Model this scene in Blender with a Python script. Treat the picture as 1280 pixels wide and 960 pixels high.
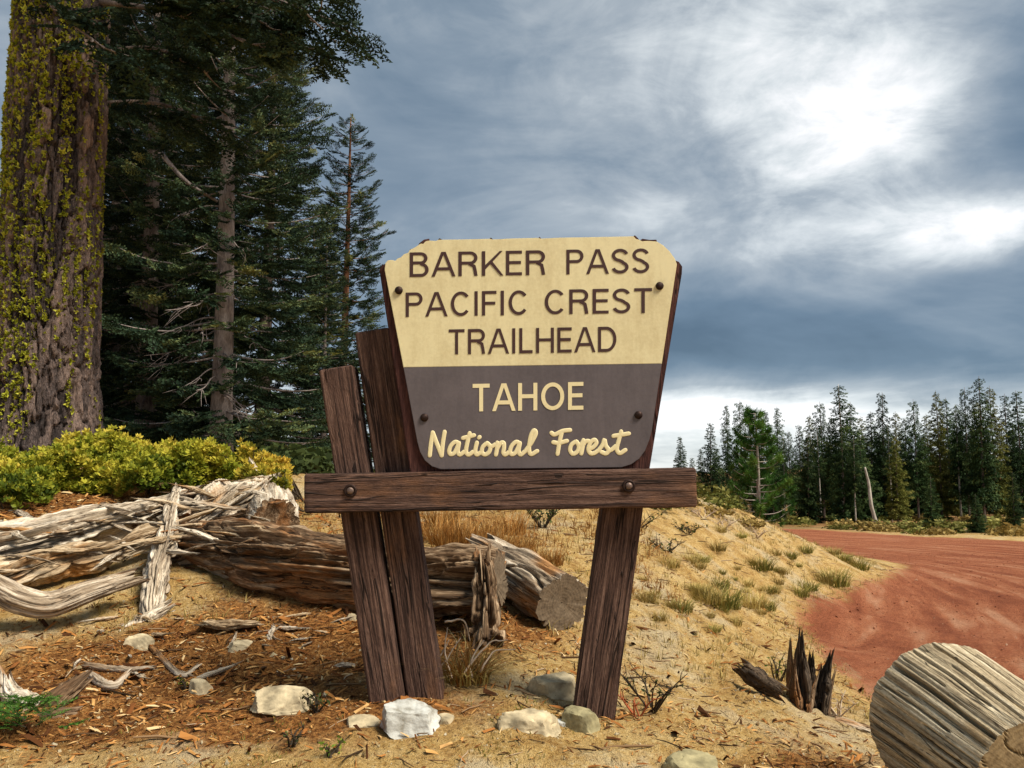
import bpy, bmesh, math, random
import numpy as np
from mathutils import Vector, Matrix

for o in list(bpy.data.objects):
    bpy.data.objects.remove(o)
scene = bpy.context.scene
R = math.radians

# ------------------------------------------------------------------ camera
F = 1100.0                      # focal length in photo pixels (1280 wide)
PITCH = math.atan(100 / F)
EYE = np.array([0.0, 0.0, 1.5])
cam_d = bpy.data.cameras.new('camera')
cam = bpy.data.objects.new('camera', cam_d)
scene.collection.objects.link(cam)
cam.location = EYE
cam.rotation_euler = (R(90) + PITCH, 0, 0)
cam_d.sensor_width = 36
cam_d.lens = 36 * F / 1280
cam_d.clip_start = 0.05
cam_d.clip_end = 2000
scene.camera = cam

def ray(px, py):
    u, v = (px - 640) / F, (480 - py) / F
    c, s = math.cos(PITCH), math.sin(PITCH)
    return np.array([u, c - v * s, s + v * c])

def at(px, py, d):
    """world point seen at photo pixel (px, py), d metres ahead"""
    r = ray(px, py)
    return EYE + r * (d / r[1])

# ------------------------------------------------------------------ sky, sun, exposure
EXPO = 2.1
SUN = np.array([0.80, -0.44, 1.18]); SUN /= np.linalg.norm(SUN)
world = bpy.data.worlds.new('World')
scene.world = world
world.use_nodes = True
nt = world.node_tree
nt.nodes.clear()

def N(tree, typ, **kw):
    n = tree.nodes.new(typ)
    for k, v in kw.items():
        if k.startswith('i_'):
            key = k[2:]
            key = int(key) if key.isdigit() else key.replace('_', ' ')
            n.inputs[key].default_value = v
        else:
            setattr(n, k, v)
    return n

def math_node(tree, op, a, b=None, c=None, clamp=False):
    n = tree.nodes.new('ShaderNodeMath'); n.operation = op; n.use_clamp = clamp
    for i, x in enumerate((a, b, c)):
        if x is None: continue
        if isinstance(x, (int, float)): n.inputs[i].default_value = x
        else: tree.links.new(x, n.inputs[i])
    return n.outputs[0]

def ramp(tree, fac, stops, interp='LINEAR'):
    n = tree.nodes.new('ShaderNodeValToRGB')
    cr = n.color_ramp; cr.interpolation = interp
    while len(cr.elements) > 1: cr.elements.remove(cr.elements[-1])
    cr.elements[0].position = stops[0][0]; cr.elements[0].color = (*stops[0][1], 1)
    for p, c in stops[1:]:
        e = cr.elements.new(p); e.color = (*c, 1)
    tree.links.new(fac, n.inputs[0])
    return n.outputs[0]

def mix(tree, fac, a, b, blend='MIX'):
    n = tree.nodes.new('ShaderNodeMix'); n.data_type = 'RGBA'; n.blend_type = blend
    for sock, x in ((n.inputs[0], fac), (n.inputs[6], a), (n.inputs[7], b)):
        if isinstance(x, (int, float)): sock.default_value = x
        elif isinstance(x, tuple): sock.default_value = (*x, 1)
        else: tree.links.new(x, sock)
    return n.outputs[2]

def build_sky():
    L = nt.links.new
    tc = N(nt, 'ShaderNodeTexCoord')
    sep = N(nt, 'ShaderNodeSeparateXYZ'); L(tc.outputs['Generated'], sep.inputs[0])
    zz = math_node(nt, 'ADD', math_node(nt, 'MAXIMUM', sep.outputs[2], 0.0), 0.10)
    cx = math_node(nt, 'DIVIDE', sep.outputs[0], zz)
    cy = math_node(nt, 'DIVIDE', sep.outputs[1], zz)
    com = N(nt, 'ShaderNodeCombineXYZ'); L(cx, com.inputs[0]); L(math_node(nt, 'MULTIPLY', cy, 0.9), com.inputs[1])
    com.inputs[2].default_value = 3.7
    n1 = N(nt, 'ShaderNodeTexNoise', i_Scale=0.75, i_Detail=7.0, i_Roughness=0.52, i_Distortion=0.5); L(com.outputs[0], n1.inputs['Vector'])
    com2 = N(nt, 'ShaderNodeCombineXYZ'); L(math_node(nt, 'MULTIPLY', sep.outputs[0], 2.2), com2.inputs[0]); L(math_node(nt, 'MULTIPLY', sep.outputs[1], 2.2), com2.inputs[1]); L(math_node(nt, 'MULTIPLY', sep.outputs[2], 4.6), com2.inputs[2])
    n2 = N(nt, 'ShaderNodeTexNoise', i_Scale=1.3, i_Detail=6.0, i_Roughness=0.55, i_Distortion=0.7); L(com2.outputs[0], n2.inputs['Vector'])
    v = math_node(nt, 'ADD', math_node(nt, 'MULTIPLY', n1.outputs[0], 0.42), math_node(nt, 'MULTIPLY', n2.outputs[0], 0.42))
    n3 = N(nt, 'ShaderNodeTexNoise', i_Scale=3.4, i_Detail=9.0, i_Roughness=0.62, i_Distortion=0.45); L(com2.outputs[0], n3.inputs['Vector'])
    v = math_node(nt, 'ADD', v, math_node(nt, 'MULTIPLY', math_node(nt, 'SUBTRACT', n3.outputs[0], 0.5), 0.21))
    v = math_node(nt, 'ADD', v, 0.072)
    gn = math_node(nt, 'ADD', math_node(nt, 'MULTIPLY', n3.outputs[0], 1.6), 0.2)
    # gaps in the cloud deck
    def gap(px, py, width, amp, stretch=2.2):
        d = ray(px, py); d = d / np.linalg.norm(d)
        dx = math_node(nt, 'SUBTRACT', sep.outputs[0], float(d[0]))
        dz = math_node(nt, 'MULTIPLY', math_node(nt, 'SUBTRACT', sep.outputs[2], float(d[2])), stretch)
        q = math_node(nt, 'ADD', math_node(nt, 'MULTIPLY', dx, dx), math_node(nt, 'MULTIPLY', dz, dz))
        q = math_node(nt, 'MULTIPLY', q, -1.0 / (width * width))
        e = math_node(nt, 'EXPONENT', q)
        fwd = math_node(nt, 'GREATER_THAN', sep.outputs[1], 0.0)
        return math_node(nt, 'MULTIPLY', math_node(nt, 'MULTIPLY', math_node(nt, 'MULTIPLY', e, fwd), gn), amp)
    for g in ((1085, 155, 0.10, 0.22, 1.3), (1230, 285, 0.14, 0.29, 4.0), (1060, 110, 0.26, 0.10, 1.5), (700, 20, 0.35, 0.07, 2.5),
              (440, 150, 0.28, -0.10, 1.6), (960, 425, 0.42, -0.17, 6.0), (930, 497, 0.30, 0.20, 9.0), (850, 525, 0.2, 0.17, 7.0), (1150, 470, 0.25, -0.03, 8.0), (1290, 130, 0.14, -0.14, 1.0)):
        v = math_node(nt, 'ADD', v, gap(*g))
    hz = math_node(nt, 'MULTIPLY', math_node(nt, 'EXPONENT', math_node(nt, 'MULTIPLY', math_node(nt, 'MAXIMUM', sep.outputs[2], 0.0), -22.0)), 0.15)
    v = math_node(nt, 'ADD', v, hz)
    v = math_node(nt, 'ADD', math_node(nt, 'MULTIPLY', math_node(nt, 'SUBTRACT', v, 0.46), 1.22), 0.455)
    K = 10.0 / 2 ** EXPO
    sc = lambda c: tuple(x * K for x in c)
    col = ramp(nt, v, [(0.24, sc((.080, .130, .185))), (0.36, sc((.130, .195, .265))), (0.47, sc((.235, .300, .365))), (0.57, sc((.40, .455, .50))), (0.69, sc((.74, .785, .80))), (0.80, sc((1.05, 1.05, 1.05)))])
    sky = N(nt, 'ShaderNodeTexSky', sky_type='NISHITA', sun_disc=False)
    sky.sun_elevation = math.asin(SUN[2]); sky.sun_rotation = math.atan2(SUN[0], SUN[1])
    sky.altitude = 2300
    c = mix(nt, 0.96, sky.outputs[0], col)
    bg = N(nt, 'ShaderNodeBackground', i_Strength=0.1); L(c, bg.inputs[0])
    out = N(nt, 'ShaderNodeOutputWorld'); L(bg.outputs[0], out.inputs[0])
build_sky()

sun_d = bpy.data.lights.new('sun', 'SUN')
sun = bpy.data.objects.new('sun', sun_d)
scene.collection.objects.link(sun)
sun.rotation_euler = Vector(SUN).to_track_quat('Z', 'Y').to_euler()
sun.location = (20, -12, 30)
sun_d.energy = 1.5
sun_d.angle = R(22)
sun_d.color = (1.0, 0.93, 0.80)
scene.view_settings.view_transform = 'Standard'
scene.view_settings.look = 'None'
scene.view_settings.exposure = EXPO
scene.view_settings.gamma = 1
scene.render.engine = 'CYCLES'
scene.cycles.use_denoising = True
scene.cycles.max_bounces = 4
scene.cycles.transparent_max_bounces = 4

# ------------------------------------------------------------------ numpy helpers
rng = np.random.default_rng(7)
random.seed(7)

def _hash(ix, iy, iz, seed):
    n = (ix * 374761393 + iy * 668265263 + iz * 1440662683 + seed * 974634497) & 0xFFFFFFFF
    n = ((n ^ (n >> 13)) * 1274126177) & 0xFFFFFFFF
    n = ((n ^ (n >> 15)) * 2246822519) & 0xFFFFFFFF
    return ((n ^ (n >> 16)) & 0xFFFFFF) / float(0xFFFFFF)

def vnoise(p, seed=0):
    p = np.asarray(p, float)
    i = np.floor(p).astype(np.int64); f = p - i
    f = f * f * f * (f * (f * 6 - 15) + 10)
    r = 0
    for dx in (0, 1):
        wx = f[..., 0] if dx else 1 - f[..., 0]
        for dy in (0, 1):
            wy = f[..., 1] if dy else 1 - f[..., 1]
            for dz in (0, 1):
                wz = f[..., 2] if dz else 1 - f[..., 2]
                r = r + wx * wy * wz * _hash(i[..., 0] + dx, i[..., 1] + dy, i[..., 2] + dz, seed)
    return r * 2 - 1

def fbm(p, octaves=4, seed=0, gain=0.5):
    p = np.asarray(p, float); a = 1.0; t = 0; s = 0
    for k in range(octaves):
        s = s + a * vnoise(p * 2 ** k + 17.3 * k, seed + k); t += a; a *= gain
    return s / t

def cells(p, seed=0):
    """2-D cellular noise: distances F1, F2 and the id of the nearest cell"""
    i = np.floor(p).astype(np.int64)
    f1 = np.full(p.shape[:-1], 9.0); f2 = f1.copy(); cid = np.zeros(p.shape[:-1])
    for dx in (-1, 0, 1):
        for dy in (-1, 0, 1):
            cx, cy = i[..., 0] + dx, i[..., 1] + dy
            z = np.zeros_like(cx)
            qx = cx + 0.1 + 0.8 * _hash(cx, cy, z, seed); qy = cy + 0.1 + 0.8 * _hash(cx, cy, z, seed + 5)
            d = np.hypot(qx - p[..., 0], qy - p[..., 1])
            near = d < f1
            f2 = np.where(near, f1, np.minimum(f2, d)); cid = np.where(near, _hash(cx, cy, z, seed + 9), cid); f1 = np.where(near, d, f1)
    return f1, f2, cid

def grid_faces(nu, nv, wrap=False):
    """quads of an nv x nu vertex grid (row index v, column u)"""
    u = np.arange(nu if wrap else nu - 1); v = np.arange(nv - 1)
    uu, vv = np.meshgrid(u, v)
    a = vv * nu + uu; b = vv * nu + (uu + 1) % nu
    return np.stack([a, b, b + nu, a + nu], -1).reshape(-1, 4)

def mesh(name, verts, faces, mats, smooth=True, attrs=None, mat_index=None):
    """faces: one int array (M,k) or a list of such arrays"""
    if not isinstance(faces, (list, tuple)): faces = [faces]
    faces = [np.asarray(f, np.int64) for f in faces if len(f)]
    verts = np.asarray(verts, np.float32)
    me = bpy.data.meshes.new(name)
    me.vertices.add(len(verts)); me.vertices.foreach_set('co', verts.ravel())
    nl = sum(f.size for f in faces); npol = sum(len(f) for f in faces)
    me.loops.add(nl); me.polygons.add(npol)
    me.loops.foreach_set('vertex_index', np.concatenate([f.ravel() for f in faces]).astype(np.int32))
    tot = np.concatenate([np.full(len(f), f.shape[1]) for f in faces])
    me.polygons.foreach_set('loop_start', (np.cumsum(tot) - tot).astype(np.int32))
    if smooth is not None:
        me.polygons.foreach_set('use_smooth', np.full(npol, bool(smooth)))
    if mat_index is not None:
        me.polygons.foreach_set('material_index', np.asarray(mat_index, np.int32))
    for k, a in (attrs or {}).items():
        a = np.asarray(a, np.float32)
        if a.ndim == 1:
            at_ = me.attributes.new(k, 'FLOAT', 'POINT'); at_.data.foreach_set('value', a)
        else:
            at_ = me.attributes.new(k, 'FLOAT_VECTOR', 'POINT'); at_.data.foreach_set('vector', a.ravel())
    for m in (mats if isinstance(mats, (list, tuple)) else [mats]):
        me.materials.append(m)
    me.update(calc_edges=True)
    me.validate()
    return me

def link(name, me, parent=None, loc=None, rot=None, scale=None):
    o = bpy.data.objects.new(name, me)
    scene.collection.objects.link(o)
    if parent is not None: o.parent = parent
    if loc is not None: o.location = loc
    if rot is not None: o.rotation_euler = rot
    if scale is not None: o.scale = scale
    return o

def tag(o, label=None, cat=None, group=None, kind=None):
    for k, v in (('label', label), ('category', cat), ('group', group), ('kind', kind)):
        if v: o[k] = v
    return o

def empty(name, loc, rot=None):
    o = link(name, None, None, loc, rot)
    o.empty_display_size = 0.2
    return o

def copy_tree(o):
    c = o.copy(); scene.collection.objects.link(c)
    for ch in o.children:
        d = ch.copy(); scene.collection.objects.link(d); d.parent = c
    return c

def catmull(pts, n):
    pts = np.asarray(pts, float)
    P = np.vstack([2 * pts[0] - pts[1], pts, 2 * pts[-1] - pts[-2]])
    t = np.linspace(0, len(pts) - 1, n); i = np.minimum(t.astype(int), len(pts) - 2); f = (t - i)[:, None]
    p0, p1, p2, p3 = P[i], P[i + 1], P[i + 2], P[i + 3]
    return 0.5 * (2 * p1 + (p2 - p0) * f + (2 * p0 - 5 * p1 + 4 * p2 - p3) * f ** 2 + (3 * p1 - p0 - 3 * p2 + p3) * f ** 3)

def frames(path):
    t = np.gradient(path, axis=0); t /= np.linalg.norm(t, axis=1)[:, None] + 1e-9
    ref = np.array([0, 0, 1.0]) if abs(t[0][2]) < 0.9 else np.array([0, 1.0, 0])
    n = np.zeros_like(t); n[0] = ref - t[0] * ref.dot(t[0]); n[0] /= np.linalg.norm(n[0])
    for k in range(1, len(t)):
        v = n[k - 1] - t[k] * n[k - 1].dot(t[k]); n[k] = v / (np.linalg.norm(v) + 1e-9)
    return t, n, np.cross(t, n)

def tube(path, radii, k=6, cap=True):
    path = np.asarray(path, float); radii = np.broadcast_to(np.asarray(radii, float), (len(path),))
    t, n, b = frames(path)
    a = np.arange(k) * 2 * math.pi / k
    v = path[:, None] + radii[:, None, None] * (np.cos(a)[None, :, None] * n[:, None] + np.sin(a)[None, :, None] * b[:, None])
    f = grid_faces(k, len(path), True)
    v = v.reshape(-1, 3)
    fs = [f]
    if cap:
        m = len(v); v = np.vstack([v, path[:1], path[-1:]])
        i = np.arange(k); j = (i + 1) % k; e = (len(path) - 1) * k
        fs.append(np.vstack([np.stack([j, i, np.full(k, m)], 1), np.stack([e + i, e + j, np.full(k, m + 1)], 1)]))
    return v, fs

class Bag:
    """collects vertices and faces of one mesh"""
    def __init__(self): self.v = []; self.f = {}; self.n = 0; self.a = {}
    def add(self, v, fs, **attrs):
        v = np.asarray(v, float)
        if not isinstance(fs, (list, tuple)): fs = [fs]
        for f in fs:
            f = np.asarray(f)
            if len(f): self.f.setdefault(f.shape[1], []).append(f + self.n)
        self.v.append(v); self.n += len(v)
        for k, x in attrs.items():
            x = np.asarray(x, float)
            if x.ndim == 0: x = np.full(len(v), float(x))
            self.a.setdefault(k, []).append(x)
    def mesh(self, name, mats, smooth=True, origin=None):
        v = np.vstack(self.v)
        if origin is not None: v = v - np.asarray(origin)
        return mesh(name, v, [np.vstack(x) for x in self.f.values()], mats, smooth, {k: np.concatenate(x) for k, x in self.a.items()})

def place_many(tv, tf, mats4):
    """copies of a template (tv, tf) under many 4x4 matrices -> verts, faces, index of the copy per vertex"""
    M = np.asarray(mats4); n = len(M); k = len(tv)
    v = np.einsum('nij,kj->nki', M[:, :3, :3], tv) + M[:, None, :3, 3]
    f = (np.asarray(tf)[None] + (np.arange(n) * k)[:, None, None]).reshape(-1, np.asarray(tf).shape[1])
    return v.reshape(-1, 3), f, np.repeat(np.arange(n), k)

def rand_rot(n, r):
    q = r.normal(size=(n, 4)); q /= np.linalg.norm(q, axis=1)[:, None]
    w, x, y, z = q.T
    return np.stack([np.stack([1 - 2 * (y * y + z * z), 2 * (x * y - z * w), 2 * (x * z + y * w)], -1),
                     np.stack([2 * (x * y + z * w), 1 - 2 * (x * x + z * z), 2 * (y * z - x * w)], -1),
                     np.stack([2 * (x * z - y * w), 2 * (y * z + x * w), 1 - 2 * (x * x + y * y)], -1)], 1)

# ------------------------------------------------------------------ materials
def new_mat(name):
    m = bpy.data.materials.new(name); m.use_nodes = True
    t = m.node_tree; t.nodes.clear()
    b = t.nodes.new('ShaderNodeBsdfPrincipled'); o = t.nodes.new('ShaderNodeOutputMaterial')
    t.links.new(b.outputs[0], o.inputs[0])
    b.inputs['Roughness'].default_value = 0.85
    b.inputs['Specular IOR Level'].default_value = 0.2
    return m, t, b

def coords(t, kind='Object', attr=None, scale=(1, 1, 1), rnd=False):
    if attr:
        a = N(t, 'ShaderNodeAttribute', attribute_name=attr); out = a.outputs['Vector']
    else:
        out = N(t, 'ShaderNodeTexCoord').outputs[kind]
    if rnd:
        oi = N(t, 'ShaderNodeObjectInfo'); va = N(t, 'ShaderNodeVectorMath', operation='SCALE'); va.inputs[0].default_value = (13, 7, 29)
        t.links.new(oi.outputs['Random'], va.inputs['Scale'])
        ad = N(t, 'ShaderNodeVectorMath', operation='ADD'); t.links.new(out, ad.inputs[0]); t.links.new(va.outputs[0], ad.inputs[1]); out = ad.outputs[0]
    mp = N(t, 'ShaderNodeMapping'); mp.inputs['Scale'].default_value = scale
    t.links.new(out, mp.inputs[0])
    return mp.outputs[0]

def noise(t, vec, scale=1.0, detail=4.0, rough=0.55, dist=0.0):
    n = N(t, 'ShaderNodeTexNoise', i_Scale=scale, i_Detail=detail, i_Roughness=rough, i_Distortion=dist)
    t.links.new(vec, n.inputs['Vector'])
    return n.outputs[0]

def bump(t, b, h, strength=0.3, dist=0.01):
    n = N(t, 'ShaderNodeBump', i_Strength=strength, i_Distance=dist)
    t.links.new(h, n.inputs['Height']); t.links.new(n.outputs[0], b.inputs['Normal'])

def attr_fac(t, name):
    return N(t, 'ShaderNodeAttribute', attribute_name=name).outputs['Fac']

def mat_plain(name, col, rough=0.8, var=0.25, scale=8.0, bs=0.15, metal=0.0):
    m, t, b = new_mat(name)
    n = noise(t, coords(t, rnd=True), scale, 5)
    c = ramp(t, n, [(0.3, tuple(x * (1 - var) for x in col)), (0.7, tuple(min(1, x * (1 + var)) for x in col))])
    t.links.new(c, b.inputs['Base Color'])
    b.inputs['Roughness'].default_value = rough; b.inputs['Metallic'].default_value = metal
    bump(t, b, n, bs, 0.01)
    return m

def mat_earth():
    m, t, b = new_mat('earth')
    v = coords(t)
    n0 = noise(t, v, 0.9, 4); n1 = noise(t, v, 5.0, 6, 0.65); n2 = noise(t, v, 45.0, 5, 0.7); n3 = noise(t, v, 210.0, 3, 0.6)
    sand = ramp(t, n1, [(0.34, (.25, .125, .032)), (0.46, (.45, .275, .084)), (0.60, (.60, .43, .185))])
    speck = ramp(t, n2, [(0.35, (.14, .068, .022)), (0.45, (.42, .265, .095)), (0.58, (.56, .40, .175)), (0.70, (.70, .60, .40))])
    sand = mix(t, 0.5, sand, speck)
    np_ = noise(t, coords(t, scale=(1.0, 1.0, 1.0)), 1.7, 6, 0.7, 0.6)
    pf = N(t, 'ShaderNodeMapRange', interpolation_type='SMOOTHSTEP'); t.links.new(np_, pf.inputs[0]); pf.inputs[1].default_value = 0.47; pf.inputs[2].default_value = 0.66
    sand = mix(t, math_node(t, 'MULTIPLY', pf.outputs[0], 0.75), sand, mix(t, n2, (.36, .28, .17), (.66, .56, .38)))
    qf = N(t, 'ShaderNodeMapRange', interpolation_type='SMOOTHSTEP'); t.links.new(np_, qf.inputs[0]); qf.inputs[1].default_value = 0.46; qf.inputs[2].default_value = 0.30
    sand = mix(t, math_node(t, 'MULTIPLY', qf.outputs[0], 0.8), sand, mix(t, n2, (.10, .045, .016), (.46, .25, .075)))
    fine = ramp(t, n3, [(0.34, (.48, .40, .32)), (0.48, (1.0, 1.0, 1.0)), (0.66, (1.3, 1.28, 1.22))])
    lit = ramp(t, n2, [(0.34, (.06, .024, .008)), (0.45, (.18, .072, .020)), (0.57, (.33, .15, .042)), (0.70, (.48, .29, .12))])
    la = math_node(t, 'ADD', attr_fac(t, 'litter'), math_node(t, 'MULTIPLY', math_node(t, 'SUBTRACT', n1, 0.5), 1.3))
    lf = N(t, 'ShaderNodeMapRange', interpolation_type='SMOOTHSTEP'); t.links.new(la, lf.inputs[0]); lf.inputs[1].default_value = 0.3; lf.inputs[2].default_value = 0.75
    c = mix(t, lf.outputs[0], sand, lit)
    # far forest floor
    duff = ramp(t, n0, [(0.35, (.10, .075, .03)), (0.55, (.24, .12, .045)), (0.7, (.30, .19, .08))])
    c = mix(t, attr_fac(t, 'duff'), c, duff)
    # red cinder
    vs = coords(t, attr='lane', scale=(0.35, 2.2, 1))
    ns = noise(t, vs, 1.6, 5, 0.6, 0.4)
    red = ramp(t, ns, [(0.34, (.17, .048, .023)), (0.46, (.27, .088, .042)), (0.56, (.36, .140, .070)), (0.68, (.48, .26, .155))])
    redn = ramp(t, n1, [(0.35, (.17, .048, .022)), (0.6, (.34, .120, .056))])
    red = mix(t, 0.35, red, redn)
    red = mix(t, 0.5, red, ramp(t, n2, [(.36, (.45, .40, .38)), (.5, (1, 1, 1)), (.64, (1.4, 1.45, 1.5))]), 'MULTIPLY')
    ra = math_node(t, 'ADD', attr_fac(t, 'red'), math_node(t, 'ADD', math_node(t, 'MULTIPLY', math_node(t, 'SUBTRACT', n1, 0.5), 1.1), math_node(t, 'MULTIPLY', math_node(t, 'SUBTRACT', n2, 0.5), 0.8)))
    rf = N(t, 'ShaderNodeMapRange', interpolation_type='SMOOTHSTEP'); t.links.new(ra, rf.inputs[0]); rf.inputs[1].default_value = 0.3; rf.inputs[2].default_value = 0.7
    c = mix(t, rf.outputs[0], c, red)
    c = mix(t, 0.75, c, fine, 'MULTIPLY')
    t.links.new(c, b.inputs['Base Color'])
    b.inputs['Roughness'].default_value = 0.95; b.inputs['Specular IOR Level'].default_value = 0.1
    h = math_node(t, 'ADD', math_node(t, 'MULTIPLY', n2, 1.0), math_node(t, 'MULTIPLY', n3, 0.35))
    bump(t, b, h, 1.0, 0.028)
    return m

def mat_wood(name, dark, mid, pale, orange=None, oamt=0.5, fine=1.0, attr='rest', stretch=14, bs=0.5, rough=0.85, lo=0.37, hi=0.64):
    """weathered wood, grain along the third coordinate of the 'rest' attribute"""
    m, t, b = new_mat(name)
    v = coords(t, attr=attr, scale=(1, 1, 1 / stretch), rnd=True)
    n1 = noise(t, v, 26 * fine, 6, 0.6, 0.25); n2 = noise(t, v, 110 * fine, 4, 0.6)
    v2 = coords(t, attr=attr, scale=(1, 1, 0.35), rnd=True)
    n3 = noise(t, v2, 5, 4, 0.6)
    g = math_node(t, 'ADD', math_node(t, 'MULTIPLY', n1, 0.62), math_node(t, 'MULTIPLY', n2, 0.38))
    c = ramp(t, g, [(lo, dark), (0.5, mid), (hi, pale)])
    if orange:
        of = N(t, 'ShaderNodeMapRange', interpolation_type='SMOOTHSTEP'); t.links.new(n3, of.inputs[0]); of.inputs[1].default_value = 0.62 - 0.3 * oamt; of.inputs[2].default_value = 0.78 - 0.3 * oamt
        oc = ramp(t, g, [(0.3, tuple(x * 0.3 for x in orange)), (0.52, orange), (0.75, tuple(min(0.7, x * 1.6) for x in orange))])
        c = mix(t, math_node(t, 'MULTIPLY', of.outputs[0], 0.9), c, oc)
    v3 = coords(t, attr=attr, scale=(1, 1, 0.22), rnd=True)
    n4 = noise(t, v3, 190, 4, 0.7)
    c = mix(t, 0.6, c, ramp(t, n4, [(.34, (.45, .42, .40)), (.5, (1, 1, 1)), (.66, (1.4, 1.38, 1.35))]), 'MULTIPLY')
    v5 = coords(t, attr=attr, scale=(1, 1, 0.05), rnd=True)
    n5 = noise(t, v5, 17, 3, 0.6, 0.5)
    ck = N(t, 'ShaderNodeMapRange', interpolation_type='SMOOTHSTEP'); t.links.new(math_node(t, 'ABSOLUTE', math_node(t, 'SUBTRACT', n5, 0.5)), ck.inputs[0])
    ck.inputs[1].default_value = 0.016; ck.inputs[2].default_value = 0.002
    ckf = math_node(t, 'MULTIPLY', ck.outputs[0], math_node(t, 'GREATER_THAN', n3, 0.45))
    c = mix(t, math_node(t, 'MULTIPLY', ckf, 0.85), c, tuple(x * 0.35 for x in dark))
    t.links.new(c, b.inputs['Base Color'])
    b.inputs['Roughness'].default_value = rough
    hh = math_node(t, 'SUBTRACT', math_node(t, 'ADD', g, math_node(t, 'MULTIPLY', n4, 0.5)), ckf)
    bump(t, b, hh, bs, 0.012)
    return m

def mat_endgrain(name, dark, pale, amp=.16):
    m, t, b = new_mat(name)
    a = N(t, 'ShaderNodeAttribute', attribute_name='rest')
    sep = N(t, 'ShaderNodeSeparateXYZ'); t.links.new(a.outputs['Vector'], sep.inputs[0])
    v = coords(t, attr='rest')
    w = noise(t, v, 6, 3)
    rad = math_node(t, 'SQRT', math_node(t, 'ADD', math_node(t, 'MULTIPLY', sep.outputs[0], sep.outputs[0]), math_node(t, 'MULTIPLY', sep.outputs[1], sep.outputs[1])))
    rr = math_node(t, 'ADD', math_node(t, 'MULTIPLY', rad, 60.0), math_node(t, 'MULTIPLY', w, 1.6))
    ring = math_node(t, 'ADD', math_node(t, 'MULTIPLY', math_node(t, 'SINE', math_node(t, 'MULTIPLY', rr, 6.5)), amp), 0.5)
    ang = math_node(t, 'ARCTAN2', sep.outputs[1], sep.outputs[0])
    cv = N(t, 'ShaderNodeCombineXYZ'); t.links.new(math_node(t, 'MULTIPLY', ang, 7.0), cv.inputs[0]); t.links.new(math_node(t, 'MULTIPLY', rad, 4.0), cv.inputs[1])
    ray_ = noise(t, cv.outputs[0], 2.0, 4, 0.6)
    n = noise(t, v, 40, 4, 0.65)
    g = math_node(t, 'ADD', math_node(t, 'MULTIPLY', ring, 0.4), math_node(t, 'ADD', math_node(t, 'MULTIPLY', ray_, 0.22), math_node(t, 'MULTIPLY', n, 0.40)))
    mid = tuple((x + y) / 2 for x, y in zip(dark, pale))
    c = ramp(t, g, [(0.36, dark), (0.5, mid), (0.66, pale)])
    t.links.new(c, b.inputs['Base Color'])
    bump(t, b, g, 0.6, 0.01)
    return m

def mat_leaf(name, cols, tint='tint', trans=0.25, rough=0.6):
    m, t, b = new_mat(name)
    f = attr_fac(t, tint)
    c = ramp(t, f, [(i / (len(cols) - 1), c) for i, c in enumerate(cols)])
    oi = N(t, 'ShaderNodeObjectInfo')
    b.inputs['Specular IOR Level'].default_value = 0.07
    hv = N(t, 'ShaderNodeHueSaturation'); t.links.new(c, hv.inputs['Color'])
    t.links.new(math_node(t, 'ADD', math_node(t, 'MULTIPLY', oi.outputs['Random'], 0.5), 0.75), hv.inputs['Value'])
    c = hv.outputs[0]
    t.links.new(c, b.inputs['Base Color']); b.inputs['Roughness'].default_value = rough
    if trans:
        tr = N(t, 'ShaderNodeBsdfTranslucent'); t.links.new(c, tr.inputs[0])
        mx = N(t, 'ShaderNodeMixShader'); mx.inputs[0].default_value = trans
        t.links.new(b.outputs[0], mx.inputs[1]); t.links.new(tr.outputs[0], mx.inputs[2])
        out = [n for n in t.nodes if n.type == 'OUTPUT_MATERIAL'][0]
        t.links.new(mx.outputs[0], out.inputs[0])
    return m

def mat_bark(name, dark, mid, pale, scale=(1, 1, 0.25)):
    m, t, b = new_mat(name)
    v = coords(t, scale=scale, rnd=True)
    n1 = noise(t, v, 14, 6, 0.65); n2 = noise(t, v, 70, 4)
    g = math_node(t, 'ADD', math_node(t, 'MULTIPLY', n1, 0.65), math_node(t, 'MULTIPLY', n2, 0.35))
    c = ramp(t, g, [(0.34, dark), (0.5, mid), (0.68, pale)])
    t.links.new(c, b.inputs['Base Color']); bump(t, b, g, 0.7, 0.015)
    return m

M_earth = mat_earth()
M_drift = mat_wood('weathered_wood', (.075, .05, .032), (.31, .235, .16), (.64, .55, .43), (.36, .17, .055), 0.35)
M_driftpale = mat_wood('bleached_wood', (.13, .09, .06), (.47, .39, .29), (.74, .67, .56), (.38, .20, .075), 0.15)
M_driftgold = mat_wood('rotten_wood', (.10, .055, .026), (.38, .275, .165), (.64, .53, .38), (.44, .20, .05), 0.32)
M_driftbrown = mat_wood('brown_wood', (.030, .017, .010), (.15, .09, .048), (.50, .37, .24), (.26, .11, .035), 0.45)
M_logside = mat_wood('log_wood', (.13, .09, .05), (.44, .35, .22), (.68, .59, .42), (.34, .22, .10), 0.2, fine=1.5, stretch=40, bs=0.5)
M_end_log = mat_endgrain('log_end_grain', (.10, .06, .028), (.42, .30, .155), .05)
M_end_grey = mat_endgrain('grey_end_grain', (.050, .035, .023), (.25, .185, .12), .05)
M_charred = mat_wood('charred_wood', (.02, .014, .010), (.065, .045, .03), (.20, .14, .09), None, bs=0.8)
M_sand_rock = mat_plain('pale_rock', (.43, .35, .22), 0.9, 0.55, 16, 0.9)
M_white_rock = mat_plain('white_rock', (.50, .49, .44), 0.9, 0.3, 12, 0.5)
M_olive_rock = mat_plain('olive_rock', (.28, .24, .13), 0.9, 0.5, 16, 0.9)

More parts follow.
